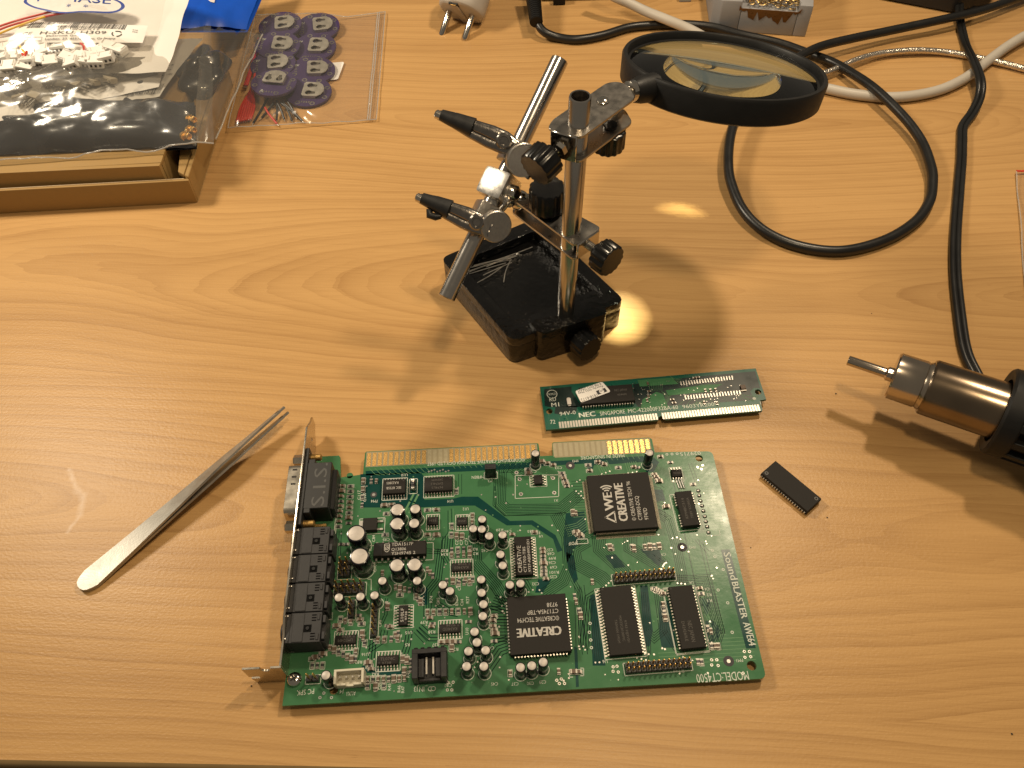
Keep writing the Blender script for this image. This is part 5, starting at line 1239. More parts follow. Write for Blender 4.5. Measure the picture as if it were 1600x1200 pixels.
# ================================================================== THINGS ALONG THE BACK
def back_row():
    # mains plug lying with its two pins towards the camera
    t0, t1 = P(728.5, 54, 2.6), P(738.5, 22, 11.5); ax = (t1 - t0).normalized(); base = t1 - ax * 1
    up = Vector((0, 0, 1)); sd = ax.cross(up).normalized(); up2 = sd.cross(ax).normalized()
    sep = (P(724, 4, 15) - P(738.5, 22, 11.5)); sep = sep - ax * sep.dot(ax)
    sep = sep.normalized() * 19
    cen = base + sep * .5
    O = Vector((cen.x, cen.y, 0)); root = empty('mains_plug', O); tag(root, 'dirty white round mains plug lying with its two metal pins pointing forward', 'plug')
    A = Matrix((sep.normalized(), ax.cross(sep.normalized()), ax)).transposed()
    m = MB(); fl = lambda i: 1 - (.10 if i % 18 in (4, 5) else 0)
    m.lathe([(14.5, 0), (16.6, 1.2), (17.2, 4), (17.2, 24), (15.5, 30), (10, 40), (7, 58)], cen, ax, 36, flute=fl); body = m.build('plug_body', M_['plug'], root, org=O, bevel=.3)
    for s in (-.5, .5):
        m = MB(); m.lathe([(.2, -19.2), (1.5, -18.8), (2.35, -17.4), (2.4, 0)], cen + sep * s, ax, 18); m.build('pin', M_['chrome'], root, org=O)
    for s in (-1, 1):
        y = ax.cross(sep.normalized())
        m = MB(); m.box(cen + y * s * 12.8 - ax * .1, (7, 4.2, 1.2), ax=A); m.build('earth_clip_recess', M_['hole'], root, org=O); m = MB(); m.box(cen + y * s * 13.6 - ax * .5, (4, 1.0, 1.4), ax=A); m.build('earth_clip', M_['gold_worn'], root, org=O)
    m = MB(); m.box(cen - ax * .4, (6, 26, 1.6), ax=A); m.build('face_ridge', M_['plug'], root, org=O, bevel=.4)
    # grey tip-cleaner block
    a, b = P(1112, 47, 0), P(1258, 58, 0); d = (b - a); wl = d.length; d.normalize(); n = Vector((-d.y, d.x, 0)); ang = math.atan2(d.y, d.x)
    root = empty('tip_cleaner', a, ang); tag(root, 'grey tip cleaner block filled with brass wool, brown flux drips down its front', 'tip cleaner')
    h = 23.0; m = MB(); x0, x1 = wl * .27, wl * .86; dp = 62
    prof = [(0, 0), (wl, 0), (wl + 3, dp), (-8, dp)]
    m.prism([(x0 - 14, 0), (x0, 0), (x0, 40), (x1, 40), (x1, 0), (wl, 0), (wl + 3, dp), (-8, dp), (-2, 6)], 0, h)
    m.prism([(x0, .0), (x1, .0), (x1, 40), (x0, 40)], 0, h - 5)
    o = m.build('holder_block', M_['grey'], root, bevel=1.1, seg=2, angle=50)
    m = MB(); r6 = random.Random(4)
    for k in range(150):
        p = Vector((r6.uniform(x0 + 2, x1 - 2), r6.uniform(1.5, 38), h - 4 + r6.uniform(0, 6))); pts = [p]; a0 = r6.uniform(0, 6.28)
        for q in range(7): a0 += r6.uniform(.5, 1.3); p = p + Vector((math.cos(a0), math.sin(a0), r6.uniform(-.4, .4))) * 2.0; p.x = min(max(p.x, x0 + 1), x1 - 1); p.y = min(max(p.y, 1), 39); pts.append(p)
        m.tube(pts, .38, 5, flat=.5)
    m.build('brass_wool', M_['brass'], root, kind='stuff')
    m = MB(); pts = [(x0 - 1.5, h + .08)]; xs = x0 - 1.5
    low = []
    k = 0
    while xs < x1 + 2:
        low.append((xs, h - 5.2 - (r6.uniform(1, 10) * (1 if .12 < (xs - x0) / (x1 - x0) < .9 else .2)))); xs += r6.uniform(1.2, 2.4)
    poly = [(x0 - 1.5, h - 3.0)] + low + [(x1 + 2, h - 2.5), (x1, h - 5.0), (x0, h - 5.0)]
    m.prism(poly, 0, .35); m.v = [Vector((v.x, -v.z, v.y)) for v in m.v]; m.build('flux_stain', M_['burn'], o)
    # dark instrument whose foot edge shows along the top, and the black case at the right
    c0, c1 = P(842, 9, 0), P(1108, 2, 0); root = empty('dark_instrument', c0, math.atan2((c1 - c0).y, (c1 - c0).x)); tag(root, 'dark instrument case standing at the back edge behind the cables', 'instrument')
    w_ = (c1 - c0).length; m = MB(); m.box((w_ / 2, 60, 38), (w_, 110, 72)); m.build('case', M_['darkbox'], root, bevel=2, seg=2)
    m = MB(); m.box((w_ * .86, 4, 4), (9, 9, 8)); m.build('foot', M_['grey'], root, bevel=.6); m = MB(); m.box((w_ * .12, 4, 4), (9, 9, 8)); m.build('foot', M_['blackm'], root, bevel=.6)
    m = MB(); m.lathe([(7.5, 0), (7.5, 7), (6, 9)], Vector((-8, 24, 16)), (0, -1, 0), 8); m.build('cable_gland', M_['cablegrey'], root)
    m = MB(); m.lathe([(2.6, 0), (2.8, 1), (2.6, 5)], Vector((-12, 14, 13)), (0, -1, 0), 12); m.build('terminal', M_['chrome'], root)
    c0, c1, c2 = P(1300, -14, 0), P(1487, 22, 0), P(1546, 8, 0)
    root = empty('black_case', c1); tag(root, 'black device case with its corner reaching into the top right of the desk', 'device')
    e1 = (c0 - c1).normalized(); e2 = (c2 - c1); e2 = Vector((-e1.y, e1.x, 0)); e2 = e2 if e2.y > 0 else -e2
    q = [Vector((0, 0, 0)), e1 * 150, e1 * 150 + e2 * 90, (c2 - c1) * 1.0 + e2 * 80, (c2 - c1) * 1.0]
    m = MB(); m.prism(rounded([(v.x, v.y) for v in q], 3), 1.5, 30); o = m.build('case', M_['darkbox'], root, bevel=.8)
    m = MB(); m.prism(rounded([(v.x * .96 + e2.x * 2, v.y * .96 + e2.y * 2) for v in q], 3), 30.4, 32); m.build('lid', M_['darkbox'], root, bevel=.5); m = MB(); v = (c2 - c1) * .5 + e2 * 3; m.lathe([(4, 0), (3.6, 1.6)], (v.x, v.y, 0), n=14); m.build('foot', M_['blackm'], root)
back_row()

# ================================================================== PARCEL CLUTTER, TOP LEFT
def nz(x, y, z=0.0): return noise.noise(Vector((x, y, z)))
class Patch:
    """wrinkled sheet spanned by four pixel corners, each with its own height"""
    def __init__(s, tl, tr, br, bl, bulge=0, wr=1.2, fr=5, seed=0, sub=None, skew=0):
        s.c = [P(*q) for q in (tl, tr, br, bl)]; s.b = bulge; s.w = wr; s.fr = fr; s.seed = seed
    def __call__(s, u, v, lift=0.0, flat=False):
        p = (s.c[0] * (1 - u) + s.c[1] * u) * (1 - v) + (s.c[3] * (1 - u) + s.c[2] * u) * v
        e = max(0, min(1, 4 * u * (1 - u))) ** .5 * max(0, min(1, 4 * v * (1 - v))) ** .5
        uu, vv = min(max(u, 0), 1), min(max(v, 0), 1)
        h = 0 if flat else s.b * e + s.w * (nz(uu * s.fr, vv * s.fr * .8, s.seed) + .5 * nz(uu * s.fr * 2.7 + vv * 3, vv * s.fr * 2.1, s.seed + 7))
        return p + Vector((0, 0, h + lift))
def patch_text(m, s, pt, u0, v0, u1, v1, cap, mi=0, lift=.25):
    vs, fs, wd = glyphs(s); du, dv = u1 - u0, v1 - v0
    m.add([pt(u0 + du * v.x / wd, v0 + dv * v.x / wd - cap * v.y / CAP, lift) for v in vs], fs, mi)
def patch_quad(m, pt, u0, v0, u1, v1, mi=0, lift=.2, n=1):
    o = [pt(u0, v0, lift), pt(u0, v1, lift), pt(u1, v1, lift), pt(u1, v0, lift)]; m.add(o, [(0, 1, 2, 3)], mi)
def sheet_obj(name, pt, nu, nv, mt, parent=None, org=None, u=(0, 1), v=(0, 1), lift=0.0, th=0.0, flat=False, warp=None):
    m = MB(); f = lambda a, b: pt(u[0] + (u[1] - u[0]) * (warp(a, b)[0] if warp else a), v[0] + (v[1] - v[0]) * (warp(a, b)[1] if warp else b), lift, flat)
    m.grid(f, nu, nv)
    return m.build(name, M_[mt] if isinstance(mt, str) else mt, parent, org=org, fixn=False, angle=180)

M_['cutcard'] = mat('cut_cardboard_edge', (.55, .42, .26), .8, var=.2, scale=900)
def carton():
    A, B = P(-70, 338, 0), P(309, 317, 0); d = (B - A); Ln = d.length; d.normalize(); ang = math.atan2(d.y, d.x)
    root = empty('cardboard_box', B, ang); tag(root, 'flat brown cardboard mailer box half closed at the left edge, bags heaped on it', 'cardboard box')
    # local frame: x to the right end (0), y away
    h = 17; t = 2.2; D = 118
    m = MB(); m.prism([(-Ln, 0), (0, 0), (0, t), (-Ln, t)], 0, h); o = m.build('front_wall', M_['card'], root, bevel=.7, seg=2)
    m = MB(); m.prism([(-Ln, 1.5), (-3, 1.5), (-3, 2.0), (-Ln, 2.0)], h - .2, h + .25); m.build('cut_edge', M_['cutcard'], o)
    m = MB(); m.prism([(0 + .2, 1.0), (5.0, D), (-12, D), (-9.0, 20), (-7.5, t + .2), (-t, t + .2)], 0, .8); m.prism([(0 + .3, 1.2), (5.0, D), (2.4, D), (-2.2, t + .3)], .8, h + 2); m.build('side_wall', M_['card'], root, bevel=.5)
    m = MB(); m.prism([(-2.6, t + .6), (2.0, D), (-9, D), (-8.5, 24), (-6.5, 6)], h - 1, h + 2.2); m.build('side_flap', M_['card'], root, bevel=.6, seg=2)
    m = MB(); m.prism([(-Ln, D), (5, D), (5, D + 2), (-Ln, D + 2)], 0, h + 2); m.build('back_wall', M_['card'], root)
    m = MB(); lx = -14.5
    m.prism([(-Ln, 5.0), (lx, 3.4), (lx + .5, 6.2), (-Ln, 7.8)], .9, 26); m.prism([(-Ln, 7.0), (lx + .5, 6.4), (lx + 4, D - 4), (-Ln, D - 4)], 23.6, 26); m.prism([(lx - 2, 8), (lx, 8), (lx + 4, D - 5), (lx + 2, D - 5)], 1, 23.4)
    m.build('lid', M_['card'], root, bevel=.6, seg=2)
    m = MB(); m.prism([(-Ln, t), (-t, t), (2, D), (-Ln, D)], .2, .8); m.build('box_floor', M_['card'], root)
carton()

def foil_bag():
    # black foil-packed item inside a clear bag
    pt = Patch((-70, 172, 30), (304, 160, 31), (306, 229, 27), (-70, 246, 27), bulge=15, wr=3.6, fr=5, seed=3)
    O = P(150, 200, 0); O.z = 0
    def side(name): pass
    m = MB(); nu, nv = 46, 18
    m.grid(lambda a, b: pt(a, b), nu, nv); m.grid(lambda a, b: pt(1 - a, b, -2.0, True), nu, nv)
    o = m.build('foil_packet', M_['blackbag'], org=O, loc=O, fixn=False, angle=70); tag(o, 'shiny crumpled black foil packet lying on the cardboard box inside a clear bag', 'foil packet')
    for i, (x, y, lb) in enumerate(((296, 187, 'upper'), (296, 203, 'middle'), (288, 213, 'lower'))):
        c = P(x, y, 31); m = MB(); ax = Vector((.7, -.5, .35)).normalized()
        m.lathe([(1.6, -3), (1.6, -.5), (2.9, -.4), (2.9, 1.4), (1.9, 1.5), (1.9, 5.4), (1.4, 5.6), (1.3, 4.2)], c, ax, 6 if i == 1 else 16); 
        q = m.build('gold_connector', M_['gold'], org=Vector((c.x, c.y, 0)), loc=(c.x, c.y, 0), angle=25); tag(q, 'small gold connector beside the black foil packet, the %s of three' % lb, 'connector', 'gold connectors in the clear bag')
    # the clear bag over it, hanging down to the desk on the right
    root = empty('clear_bag', O); tag(root, 'large crumpled clear plastic bag spilling off the cardboard box between foil packet and blue packaging', 'plastic bag')
    p1 = Patch((-70, 160, 50), (330, 40, 46), (334, 224, 31), (-70, 258, 28), bulge=14, wr=3.0, fr=6, seed=11)
    sheet_obj('bag_front', p1, 44, 26, 'clear2', root, O)
    p2 = Patch((318, 42, 38), (410, 52, 16), (337, 216, 24), (300, 226, 31), bulge=4, wr=3.4, fr=5, seed=15)
    sheet_obj('bag_side', p2, 20, 26, 'clear2', root, O)
    e = MB(); q = [p2(1, k / 20, .3) for k in range(21)]; e.tube(q, .5, 6); e.build('bag_edge', M_['filmedge'], root, org=O)
    e = MB(); q = [p1(k / 30, 1, .2) for k in range(31)]; e.tube(q, .45, 6); e.build('bag_edge', M_['filmedge'], root, org=O)
    # dark lump seen through the film at the right
    c = P(316, 112, 24); m = MB()
    def lump(a, b):
        th = a * 2 * PI; ph = b * PI; r = 1 + .35 * nz(math.cos(th) * 1.4 + 5, math.sin(th) * 1.4, b * 3); return c + Vector((17 * r * math.sin(ph) * math.cos(th), 26 * r * math.sin(ph) * math.sin(th), 9 * r * math.cos(ph)))
    m.grid(lump, 26, 14); o = m.build('dark_pouch', M_['blackbag'], org=Vector((c.x, c.y, 0)), loc=(c.x, c.y, 0), angle=80); tag(o, 'small dark crumpled pouch under the clear film, right of the barcode sheet', 'pouch')
M_['filmedge'] = film('film_fold_edge', gloss=.35, milk=.4, milkc=(.75, .72, .68))
foil_bag()

def barcode_sheet():
    pt = Patch((150, 62, 47), (318, 60, 40), (263, 150, 38), (150, 162, 41), bulge=1, wr=.8, fr=4, seed=21)
    O = P(230, 110, 0); m = MB(); m.grid(lambda a, b: pt(a - .12 * a * b, b), 16, 12)
    root = m.build('barcode_sheet', M_['greylabel'], org=O, loc=O, fixn=False, angle=180); tag(root, 'grey printed sheet with a barcode along its lower edge, under the two white pouches', 'printed sheet')
    k = MB(); u = .40; r8 = random.Random(8)
    while u < .86:
        w_ = r8.choice((.006, .01, .016)); patch_quad(k, pt, u, .80, u + w_, .955, lift=.4); u += w_ + r8.choice((.006, .01, .014))
    for v, t, u0 in ((.60, 'Made in China', .66), (.68, 'Art. Nr. 1182', .70), (.52, 'www.service.de', .66)): patch_text(k, t, pt, u0, v, u0 + .2, v - .02, .028, lift=.4)
    k.build('print', M_['ink'], root, org=O, fixn=False)
M_['greylabel'] = mat('grey_printed_sheet', (.52, .49, .44), .5, var=.05)
barcode_sheet()

def pouches():
    # lower pouch with pin strips, smoky front
    O = P(100, 150, 0)
    root = empty('pin_strip_pouch', O); tag(root, 'smoky flat pouch of loose pin strips, directly under the topmost white pouch', 'pouch')
    bk = Patch((-70, 116, 51), (262, 84, 48), (248, 136, 41), (-70, 205, 42), wr=1.0, fr=4, seed=31)
    sheet_obj('back_sheet', bk, 30, 12, 'paper', root, O)
    ft = Patch((-70, 116, 52), (250, 90, 49), (246, 118, 44), (-70, 180, 45), bulge=6.5, wr=1.1, fr=6, seed=33)
    sheet_obj('front_film', ft, 36, 12, 'smoky', root, O)
    hp = MB(); hp.disc((0, 0), 2.2, 0, 14); c = P(219, 128, 46.8); hp.v = [v * .8 + c for v in hp.v]; hp.build('hang_hole', M_['ink'], root, org=O, fixn=False)
    r9 = random.Random(2); q = MB(); q.box((0, 0, 1.2), (9.6, 2.5, 2.4)); 
    sh = MB(); sh.box((0, 0, 0), (7.5, 4.8, 3.0)); body = sh.mesh('pin_strip', M_['palepin'], bevel=.2)
    pn = MB(); pn.box((0, -5.2, 0), (.6, 6.0, .6)); pinm = pn.mesh('pin', M_['tin'])
    for i, (x, y) in enumerate(((16, 140), (38, 138), (54, 150), (78, 130), (98, 133), (122, 130), (146, 127), (148, 118), (112, 118), (172, 124), (186, 114), (30, 152))):
        v = P(x, y, 46.5 + r9.uniform(0, 1.5)); o = link('pin_strip', body, None, (v.x, v.y, v.z), r9.uniform(-1.2, 1.2)); o.rotation_euler.x = r9.uniform(-.5, .5)
        tag(o, 'pale pin strip with thin metal legs inside the smoky pouch', 'pin strip', 'pin strips in the smoky pouch')
        for k in (-2.5, 0, 2.5): link('pin', pinm, o, (k, 0, 0))
    # top pouch with white plug housings
    O = P(120, 60, 0); root = empty('connector_pouch', O); tag(root, 'topmost white edged clear pouch full of white plugs, with a barcode label', 'pouch')
    bk = Patch((-80, -60, 66), (316, -40, 64), (256, 114, 48), (-70, 122, 50), wr=1.6, fr=3.5, seed=41)
    w_ = lambda a, b: (a - .015 * math.sin(b * 5.5) * a, b)
    sheet_obj('back_sheet', bk, 36, 26, 'paper', root, O, warp=w_)
    ft = Patch((-80, -60, 70), (270, -40, 67), (236, 96, 51), (-70, 101, 53), bulge=8.5, wr=1.3, fr=5, seed=43)
    sheet_obj('front_film', ft, 44, 34, 'clear', root, O)
    # printed oval emblem
    e = MB(); cu, cv = .61, .515
    for a0 in range(40):
        pass
    N = 44
    for (r0, r1, mi) in ((1.0, .93, 0),):
        vs = []
        for i in range(N + 1):
            a = 2 * PI * i / N
            for r in (r0, r1): vs.append(ft(cu + .235 * r * math.cos(a), cv + .115 * (r - (0 if r == 1 else .06)) * math.sin(a), .5))
        e.add(vs, [(2 * i, 2 * i + 1, 2 * i + 3, 2 * i + 2) for i in range(N)], 0)
    vs = [ft(cu + .218 * math.cos(2 * PI * i / N), cv + .10 * math.sin(2 * PI * i / N), .42) for i in range(N)]; e.add(vs + [ft(cu, cv, .42)], [(i, (i + 1) % N, N) for i in range(N)], 1)
    patch_text(e, 'RUMASE', ft, cu - .17, cv + .015, cu + .17, cv - .01, .085, 0, .55)
    for k in (-.03, .05): patch_text(e, '*', ft, cu + k, cv + .075, cu + k + .02, cv + .072, .05, 0, .55)
    e.build('printed_emblem', [M_['blue_ink'], M_['milkink']], root, org=O, fixn=False)
    # barcode label
    lb = Patch((38, 33, 62), (231, 40, 61), (223, 67, 57), (11, 66, 58), bulge=2.2, wr=.25, fr=3, seed=47)
    l0 = sheet_obj('label', lb, 24, 8, 'label', root, O)
    k = MB(); u = .08; r8 = random.Random(12)
    while u < .84:
        ww = r8.choice((.004, .006, .010)); top = .13; patch_quad(k, lb, u, .10, u + ww, .42, lift=.25); u += ww + r8.choice((.004, .006, .009))
    patch_text(k, 'X0010NZX17', lb, .32, .54, .66, .53, .10); patch_text(k, 'H-SKU: H309', lb, .22, .74, .72, .70, .14, lift=.28); patch_text(k, 'CE', lb, .085, .76, .155, .75, .14)
    patch_text(k, 'Elektronik GmbH', lb, .28, .84, .56, .82, .07); patch_text(k, 'Landstr. 23, 45576 Essen, Germany', lb, .28, .96, .80, .92, .075)
    patch_text(k, '010', lb, .905, .42, .945, .44, .06); patch_text(k, '309', lb, .905, .52, .945, .54, .06)
    for i in range(3):
        a = 2 * PI * i / 3; pts = [lb(.80 + .035 * math.cos(a + t * .25), .66 + .13 * math.sin(a + t * .25), .3) for t in range(7)]; k.tube(pts, .35, 4, flat=.2)
    for uu in (.09, .145, .25): patch_quad(k, lb, uu, .84, uu + .003, .97)
    for vv in (.835, .965): patch_quad(k, lb, .09, vv, .25, vv + .015)
    k.build('label_print', M_['ink'], l0, org=O, fixn=False)
    # white plug housings
    hs = MB(); hs.box((0, 0, 0), (8.6, 6.8, 4.6), mi=0); hs.box((0, -3.1, 1.6), (8.8, 1.2, 1.6), mi=0); hs.box((-3.4, .8, 2.4), (.8, 4.2, 1.0), mi=0); hs.box((3.4, .8, 2.4), (.8, 4.2, 1.0), mi=0)
    hm = hs.mesh('housing', M_['jst'], bevel=.22)
    ho = MB()
    for k in (-2.5, 0, 2.5): ho.box((k, -3.72, -.3), (1.15, .12, 1.3))
    hom = ho.mesh('pin_holes', M_['hole'], fixn=False)
    r7 = random.Random(21)
    pos = [(16, 75, .3), (19, 88, 0), (45, 96, 0), (66, 80, .35), (78, 96, .5), (93, 76, 0), (104, 90, 1.4), (118, 75, .1), (124, 88, -.2), (140, 76, .2), (143, 90, .5), (152, 82, .4), (160, 78, .6), (166, 90, .1), (15, 104, 0), (40, 104, .1), (150, 97, .2), (186, 78, -.5), (132, 97, .1), (70, 68, .1), (88, 66, .0), (170, 71, -.3), (60, 93, -.3), (2, 92, .2), (0, 80, .1), (112, 98, .0)]
    for i, (x, y, rz) in enumerate(pos):
        v = P(x, y, 54.5 + r7.uniform(-.6, 2.0)); o = link('plug_housing', hm, None, (v.x, v.y, v.z), rz + r7.uniform(-.12, .12)); o.rotation_euler.x = r7.uniform(-.30, .30); o.rotation_euler.y = r7.uniform(-.3, .3)
        tag(o, 'small white three-hole plug housing heaped in the topmost clear pouch', 'plug housing', 'white plug housings in the top pouch'); link('pin_holes', hom, o, (0, 0, 0))['kind'] = 'stuff'
    for (pts, mt, lb_) in ((((-30, 60, 56), (10, 42, 60), (60, 28, 64), (110, 18, 66)), 'red', 'dark red wire bundle side under the film, left of the label'), (((-30, 66, 56), (0, 52, 59), (30, 40, 62), (70, 26, 66)), 'yellow', 'thin yellow wire under the film at the left of the barcode label'), (((30, 70, 56), (35, 78, 57), (40, 84, 56)), 'yellow', 'short yellow wire end between the white plug housings'), (((126, 68, 57), (131, 72, 57.5), (131, 80, 56)), 'red', 'short red wire end between the white plug housings'), (((35, 84, 56), (38, 88, 56), (42, 80, 57)), 'red', 'short orange red wire end at the left plug housings'), (((-30, 52, 57), (20, 34, 62), (80, 18, 66)), 'red', 'red wire arching under the film toward the emblem')):
        q = [P(*p) for p in pts]; m = MB(); m.tube(spline(q, 6), .7, 8); o = m.build('wire', M_[mt], org=q[0], loc=q[0]); tag(o, lb_, 'wire')
M_['palepin'] = mat('pale_pin_strip', (.32, .275, .20), .5, var=.1)
M_['milkink'] = mat('white_film_print', (.62, .60, .57), .5)
pouches()

def blue_packaging():
    pt = Patch((250, -50, 42), (424, -50, 26), (392, 44, 20), (255, 44, 40), bulge=5, wr=2.0, fr=3.2, seed=51)
    O = P(330, 20, 0); root = empty('blue_packaging', O); tag(root, 'glossy blue plastic packaging with a white letter, behind the clear bag', 'packaging')
    m = MB(); m.grid(lambda a, b: pt(a - .06 * a * b * b, b), 24, 16); m.grid(lambda a, b: pt((1 - a) - .06 * (1 - a) * b * b, b, -3, True), 24, 16); m.build('blue_film', M_['blue'], root, org=O, fixn=False, angle=70)
    k = MB()
    def q(pts): k.add([pt(u, v, .5) for u, v in pts], [tuple(range(len(pts)))])
    q([(.35, .50), (.52, .70), (.545, .665), (.385, .47)]); q([(.515, .70), (.555, .70), (.565, .545), (.53, .545)])
    k.build('white_letter', M_['label'], root, org=O, fixn=False)
blue_packaging()

def purple_bag():
    O = P(480, 110, 0)
    def at(x, y, z): return P(x, y, z)
    # one coin-cell board, then copies
    def make():
        root = empty('coin_cell_board', (0, 0, 0))
        m = MB(); m.prism(circle((0, 0), 12.5, 30), 0, 1.6); m.build('circuit_board', M_['purple'], root)
        pd = MB()
        for k in range(8):
            a = 2 * PI * k / 8 + .39; pd.ring((10.4 * math.cos(a), 10.4 * math.sin(a)), .8, 1.5, 1.65, 14)
        for k in range(5): pd.sheet(rect(-9.6, -3.2 + k * 1.5, -8.2, -2.5 + k * 1.5), 1.66)
        for k in range(6): pd.sheet(rect(-3.6 + k * 1.3, -9.4, -2.8 + k * 1.3, -8.0), 1.66)
        pd.build('solder_pads', M_['tin'], root, fixn=False); pd2 = MB(); text(pd2, '3V', (-9.6, 3.6), (-7.2, 3.6), 1.6, 1.66); pd2.build('white_print', M_['silk'], root, fixn=False)
        h = MB(); out = [(-6, -6.8), (4, -6.8), (7, -4.6), (8.6, -1.4), (8.6, 1.4), (7, 4.6), (4, 6.8), (-6, 6.8), (-7.2, 5.4), (-7.2, -5.4)]
        def keyhole(cy, s): return [(1.9 * math.cos(t) + 1.0, cy + 1.8 * math.sin(t)) for t in [R(40 + 280 * k / 12) for k in range(13)]] + [(4.6, cy - .8), (4.6, cy + .8)]
        out = [(x * .72 + 2.6, y * .86) for x, y in out]
        h.prism(out, 3.4, 3.9, 0, [keyhole(3.0, 1), keyhole(-3.0, 1)])
        h.prism([(-1.7, -5.8), (5, -5.8), (5, -5.4), (-1.7, -5.4)], 1.6, 3.4); h.prism([(-1.7, 5.4), (5, 5.4), (5, 5.8), (-1.7, 5.8)], 1.6, 3.4); h.prism([(8.3, -1.0), (8.7, -1.0), (8.7, 1.0), (8.3, 1.0)], 1.6, 3.4)
        h.build('cell_holder', M_['dullnickel'], root)
        u = MB(); u.prism(circle((3.0, 0), 4.8, 18), 1.7, 2.1); u.build('shade_plate', M_['hole'], root)  # dark disc added so the holder's openings look shaded
        for k in (-1, 1): u = MB(); u.ribbon([(4.4, k * 3.0, 3.6), (2.2, k * 2.9, 2.9), (.3, k * 2.8, 2.5)], (0, 1, 0), 1.6, .25); u.build('spring_tongue', M_['chrome'], root)
        return root
    proto = make(); kids = list(proto.children)
    spots = [(438, 40, 9, .1, 'back left'), (434, 71, 8, -.05, 'second in the left column'), (427, 101, 6, .1, 'third in the left column'), (428, 130, 10, 1.45, 'turned sideways at the front left'), (497, 42, 5, .15, 'back right'), (491, 74, 4, -.08, 'second in the right column'), (488, 110, 4, .08, 'third in the right column'), (482, 144, 3, -.1, 'front right')]
    for i, (x, y, z, rz, lb) in enumerate(spots):
        if i == 0: o = proto
        else:
            o = proto.copy(); COL.objects.link(o)
            for ch in kids: c = ch.copy(); COL.objects.link(c); c.parent = o
        v = at(x, y, z); o.location = Vector((v.x, v.y, z - 1)) * S; o.rotation_euler = (R(rnd.uniform(2, 9)), R(rnd.uniform(-4, 4)), rz); o.scale = (1.25, 1.2, 1.0)
        tag(o, 'round purple coin cell board in the zip bag, ' + lb, 'circuit board', 'purple coin cell boards in the zip bag')
    # wires
    def wire(pts, mt, lb, grp=None, r=.75):
        q = [P(*p) for p in pts]; m = MB(); m.tube(spline(q, 5), r, 8); o = m.build('wire', M_[mt], org=q[0], loc=q[0]); tag(o, lb, 'wire', grp)
        e = MB(); d = (q[-1] - q[-2]).normalized(); e.cyl(q[-1], q[-1] + d * 2.0, .3, n=6); e.build('bare_end', M_['tin'], o, org=q[0])
    for k in range(7): wire([(404 - k * 1.0, 110 + k, 4 + k * .2), (392 + k * .6, 140, 4), (377 + k * 3.4, 166, 3), (370 + k * 3.6, 191 - k * .7, 2)], 'red', 'red wire with bare end in a flat bundle at the bag\'s front left', 'red wires in the zip bag', .8)
    fan = sorted(((438, 160, 468, 186), (434, 162, 444, 186), (442, 158, 456, 188), (428, 160, 409, 184), (446, 164, 472, 189), (432, 158, 432, 188), (450, 160, 462, 182), (425, 140, 396, 192)), key=lambda q: q[2])
    for (x0, y0, x1, y1), nth in zip(fan, ('first', 'second', 'third', 'fourth', 'fifth', 'sixth', 'seventh', 'eighth')):
        wire([(x0, y0, 5), ((x0 + x1) / 2 + 1, (y0 + y1) / 2, 3.4), (x1, y1, 1.5)], 'blackw', 'short black wire at the zip bag front, its tip %s from the left' % nth, 'black wires in the zip bag')
    wire([(414, 168, 4), (420, 178, 3), (433, 194, 1.5)], 'red', 'single red wire among the fanned black wires of the zip bag')
    for k in range(3): wire([(404 - k * 3, 60 + 12 * k, 6), (396 - k, 100, 5), (386 - k * 2, 134, 4)], 'red', 'long red wire along the left edge of the zip bag', 'long red wires along the zip bag edge')
    v = [P(*p) for p in ((505, 98, 2.0), (538, 96, 1.6), (528, 124, 1.4), (496, 126, 1.6))]
    m = MB(); m.prism(rounded([(q.x, q.y) for q in v], 2), 1.2, 1.45); o = m.build('paper_slip', M_['label'], org=O, loc=O); tag(o, 'blank white paper slip sticking out right of the purple boards', 'paper slip')
    # the zip bag itself
    root = empty('zip_bag', O); tag(root, 'clear zip bag holding purple boards and red and black wires, right of the clutter', 'plastic bag')
    top = Patch((398, 24, 12), (602, 18, 2), (588, 186, 2), (356, 200, 3.5), bulge=11, wr=1.5, fr=5, seed=61)
    def lf(u, v): 
        return top(u, v)
    class Sag:
        def __call__(s, u, v, lift=0, flat=False):
            p = top(u, v, lift, flat); k = max(0, min(1, (u - .52) / .18)); p.z = p.z * (1 - k) + (1.6 + .9 * nz(u * 9, v * 6, 3)) * k + lift * k; return p
    sg = Sag()
    sheet_obj('bag_front', sg, 48, 36, 'clearzip', root, O)
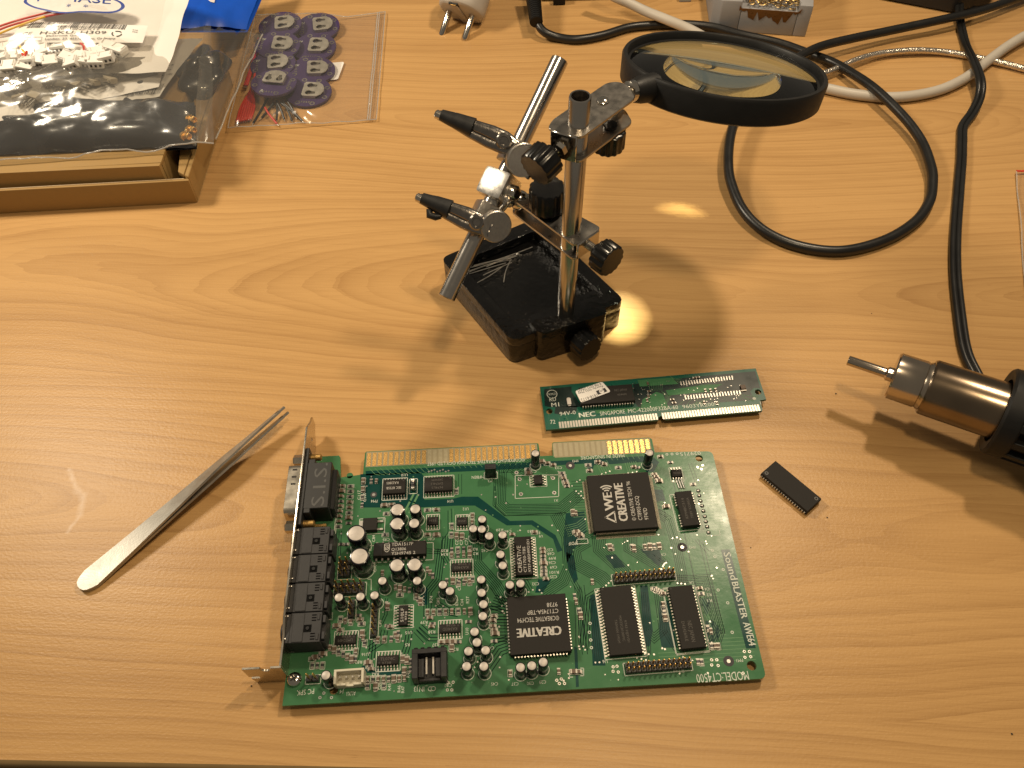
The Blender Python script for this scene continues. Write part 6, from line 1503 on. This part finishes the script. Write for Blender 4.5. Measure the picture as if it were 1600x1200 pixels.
    bot = Patch((398, 24, .5), (602, 18, .5), (588, 186, .5), (356, 200, .5), wr=.1, seed=63); sheet_obj('bag_back', bot, 6, 6, 'clear', root, O)
    for u in (.955, .94):
        e = MB(); e.tube([sg(u, k / 24, .4) for k in range(25)], .45, 6); e.build('zip_seal', M_['filmedge'], root, org=O)
    for q in ([sg(k / 30, 1, .2) for k in range(31)], [sg(k / 30, 0, .2) for k in range(31)], [sg(1, k / 20, .2) for k in range(21)], [sg(0, k / 20, .2) for k in range(21)]):
        e = MB(); e.tube(q, .35, 6); e.build('bag_edge', M_['filmedge'], root, org=O)
M_['dullnickel'] = mat('stamped_nickel_holder', (.60, .57, .50), .48, metal=.85, var=.12, scale=300)
purple_bag()

def right_bag():
    O = P(1600, 360, 0); root = empty('zip_bag', O); tag(root, 'clear bag with red zip strip at the far right edge', 'plastic bag')
    pt = Patch((1588, 268, 2), (1700, 258, 4), (1720, 480, 4), (1602, 452, 1), bulge=4, wr=1.6, fr=4, seed=71)
    sheet_obj('bag_front', pt, 20, 26, 'clearzip', root, O)
    e = MB(); e.tube([pt(k / 12, .0, .5) for k in range(13)], .8, 6, flat=.5); e.build('zip_seal', M_['redzip'], root, org=O)
    e = MB(); e.tube([pt(0, k / 24, .2) for k in range(25)], .35, 6); e.build('bag_edge', M_['filmedge'], root, org=O)
right_bag()

def crumbs():
    for x, y, s, lb in ((1292.5, 809, .4, 'tiny dark solder crumb on the desk just right of the loose chip'), (1306, 615.5, .45, 'tiny dark splinter on the desk left of the hot air nozzle'), (1173, 856, .3, 'tiny dark crumb beside the right edge of the green card'), (1581, 1147, .45, 'dark splinter near the lower right corner of the desk'), (1362, 490, .3, 'tiny dark crumb on bare desk below the black cable loop'), (393, 1072, .4, 'tiny dark crumb below the bracket tab of the green card')):
        v = P(x, y, 0); m = MB(); m.lathe([(s * .4, 0), (s, s * .4), (s * .7, s * .9), (.1, s)], v, (0, 0, 1), 6, flute=lambda i: (1, .7, 1.2, .8, 1.1, .6)[i]); o = m.build('crumb', M_['hole'], org=v, loc=v); tag(o, lb, 'crumb', 'crumbs scattered on the desk')
crumbs()
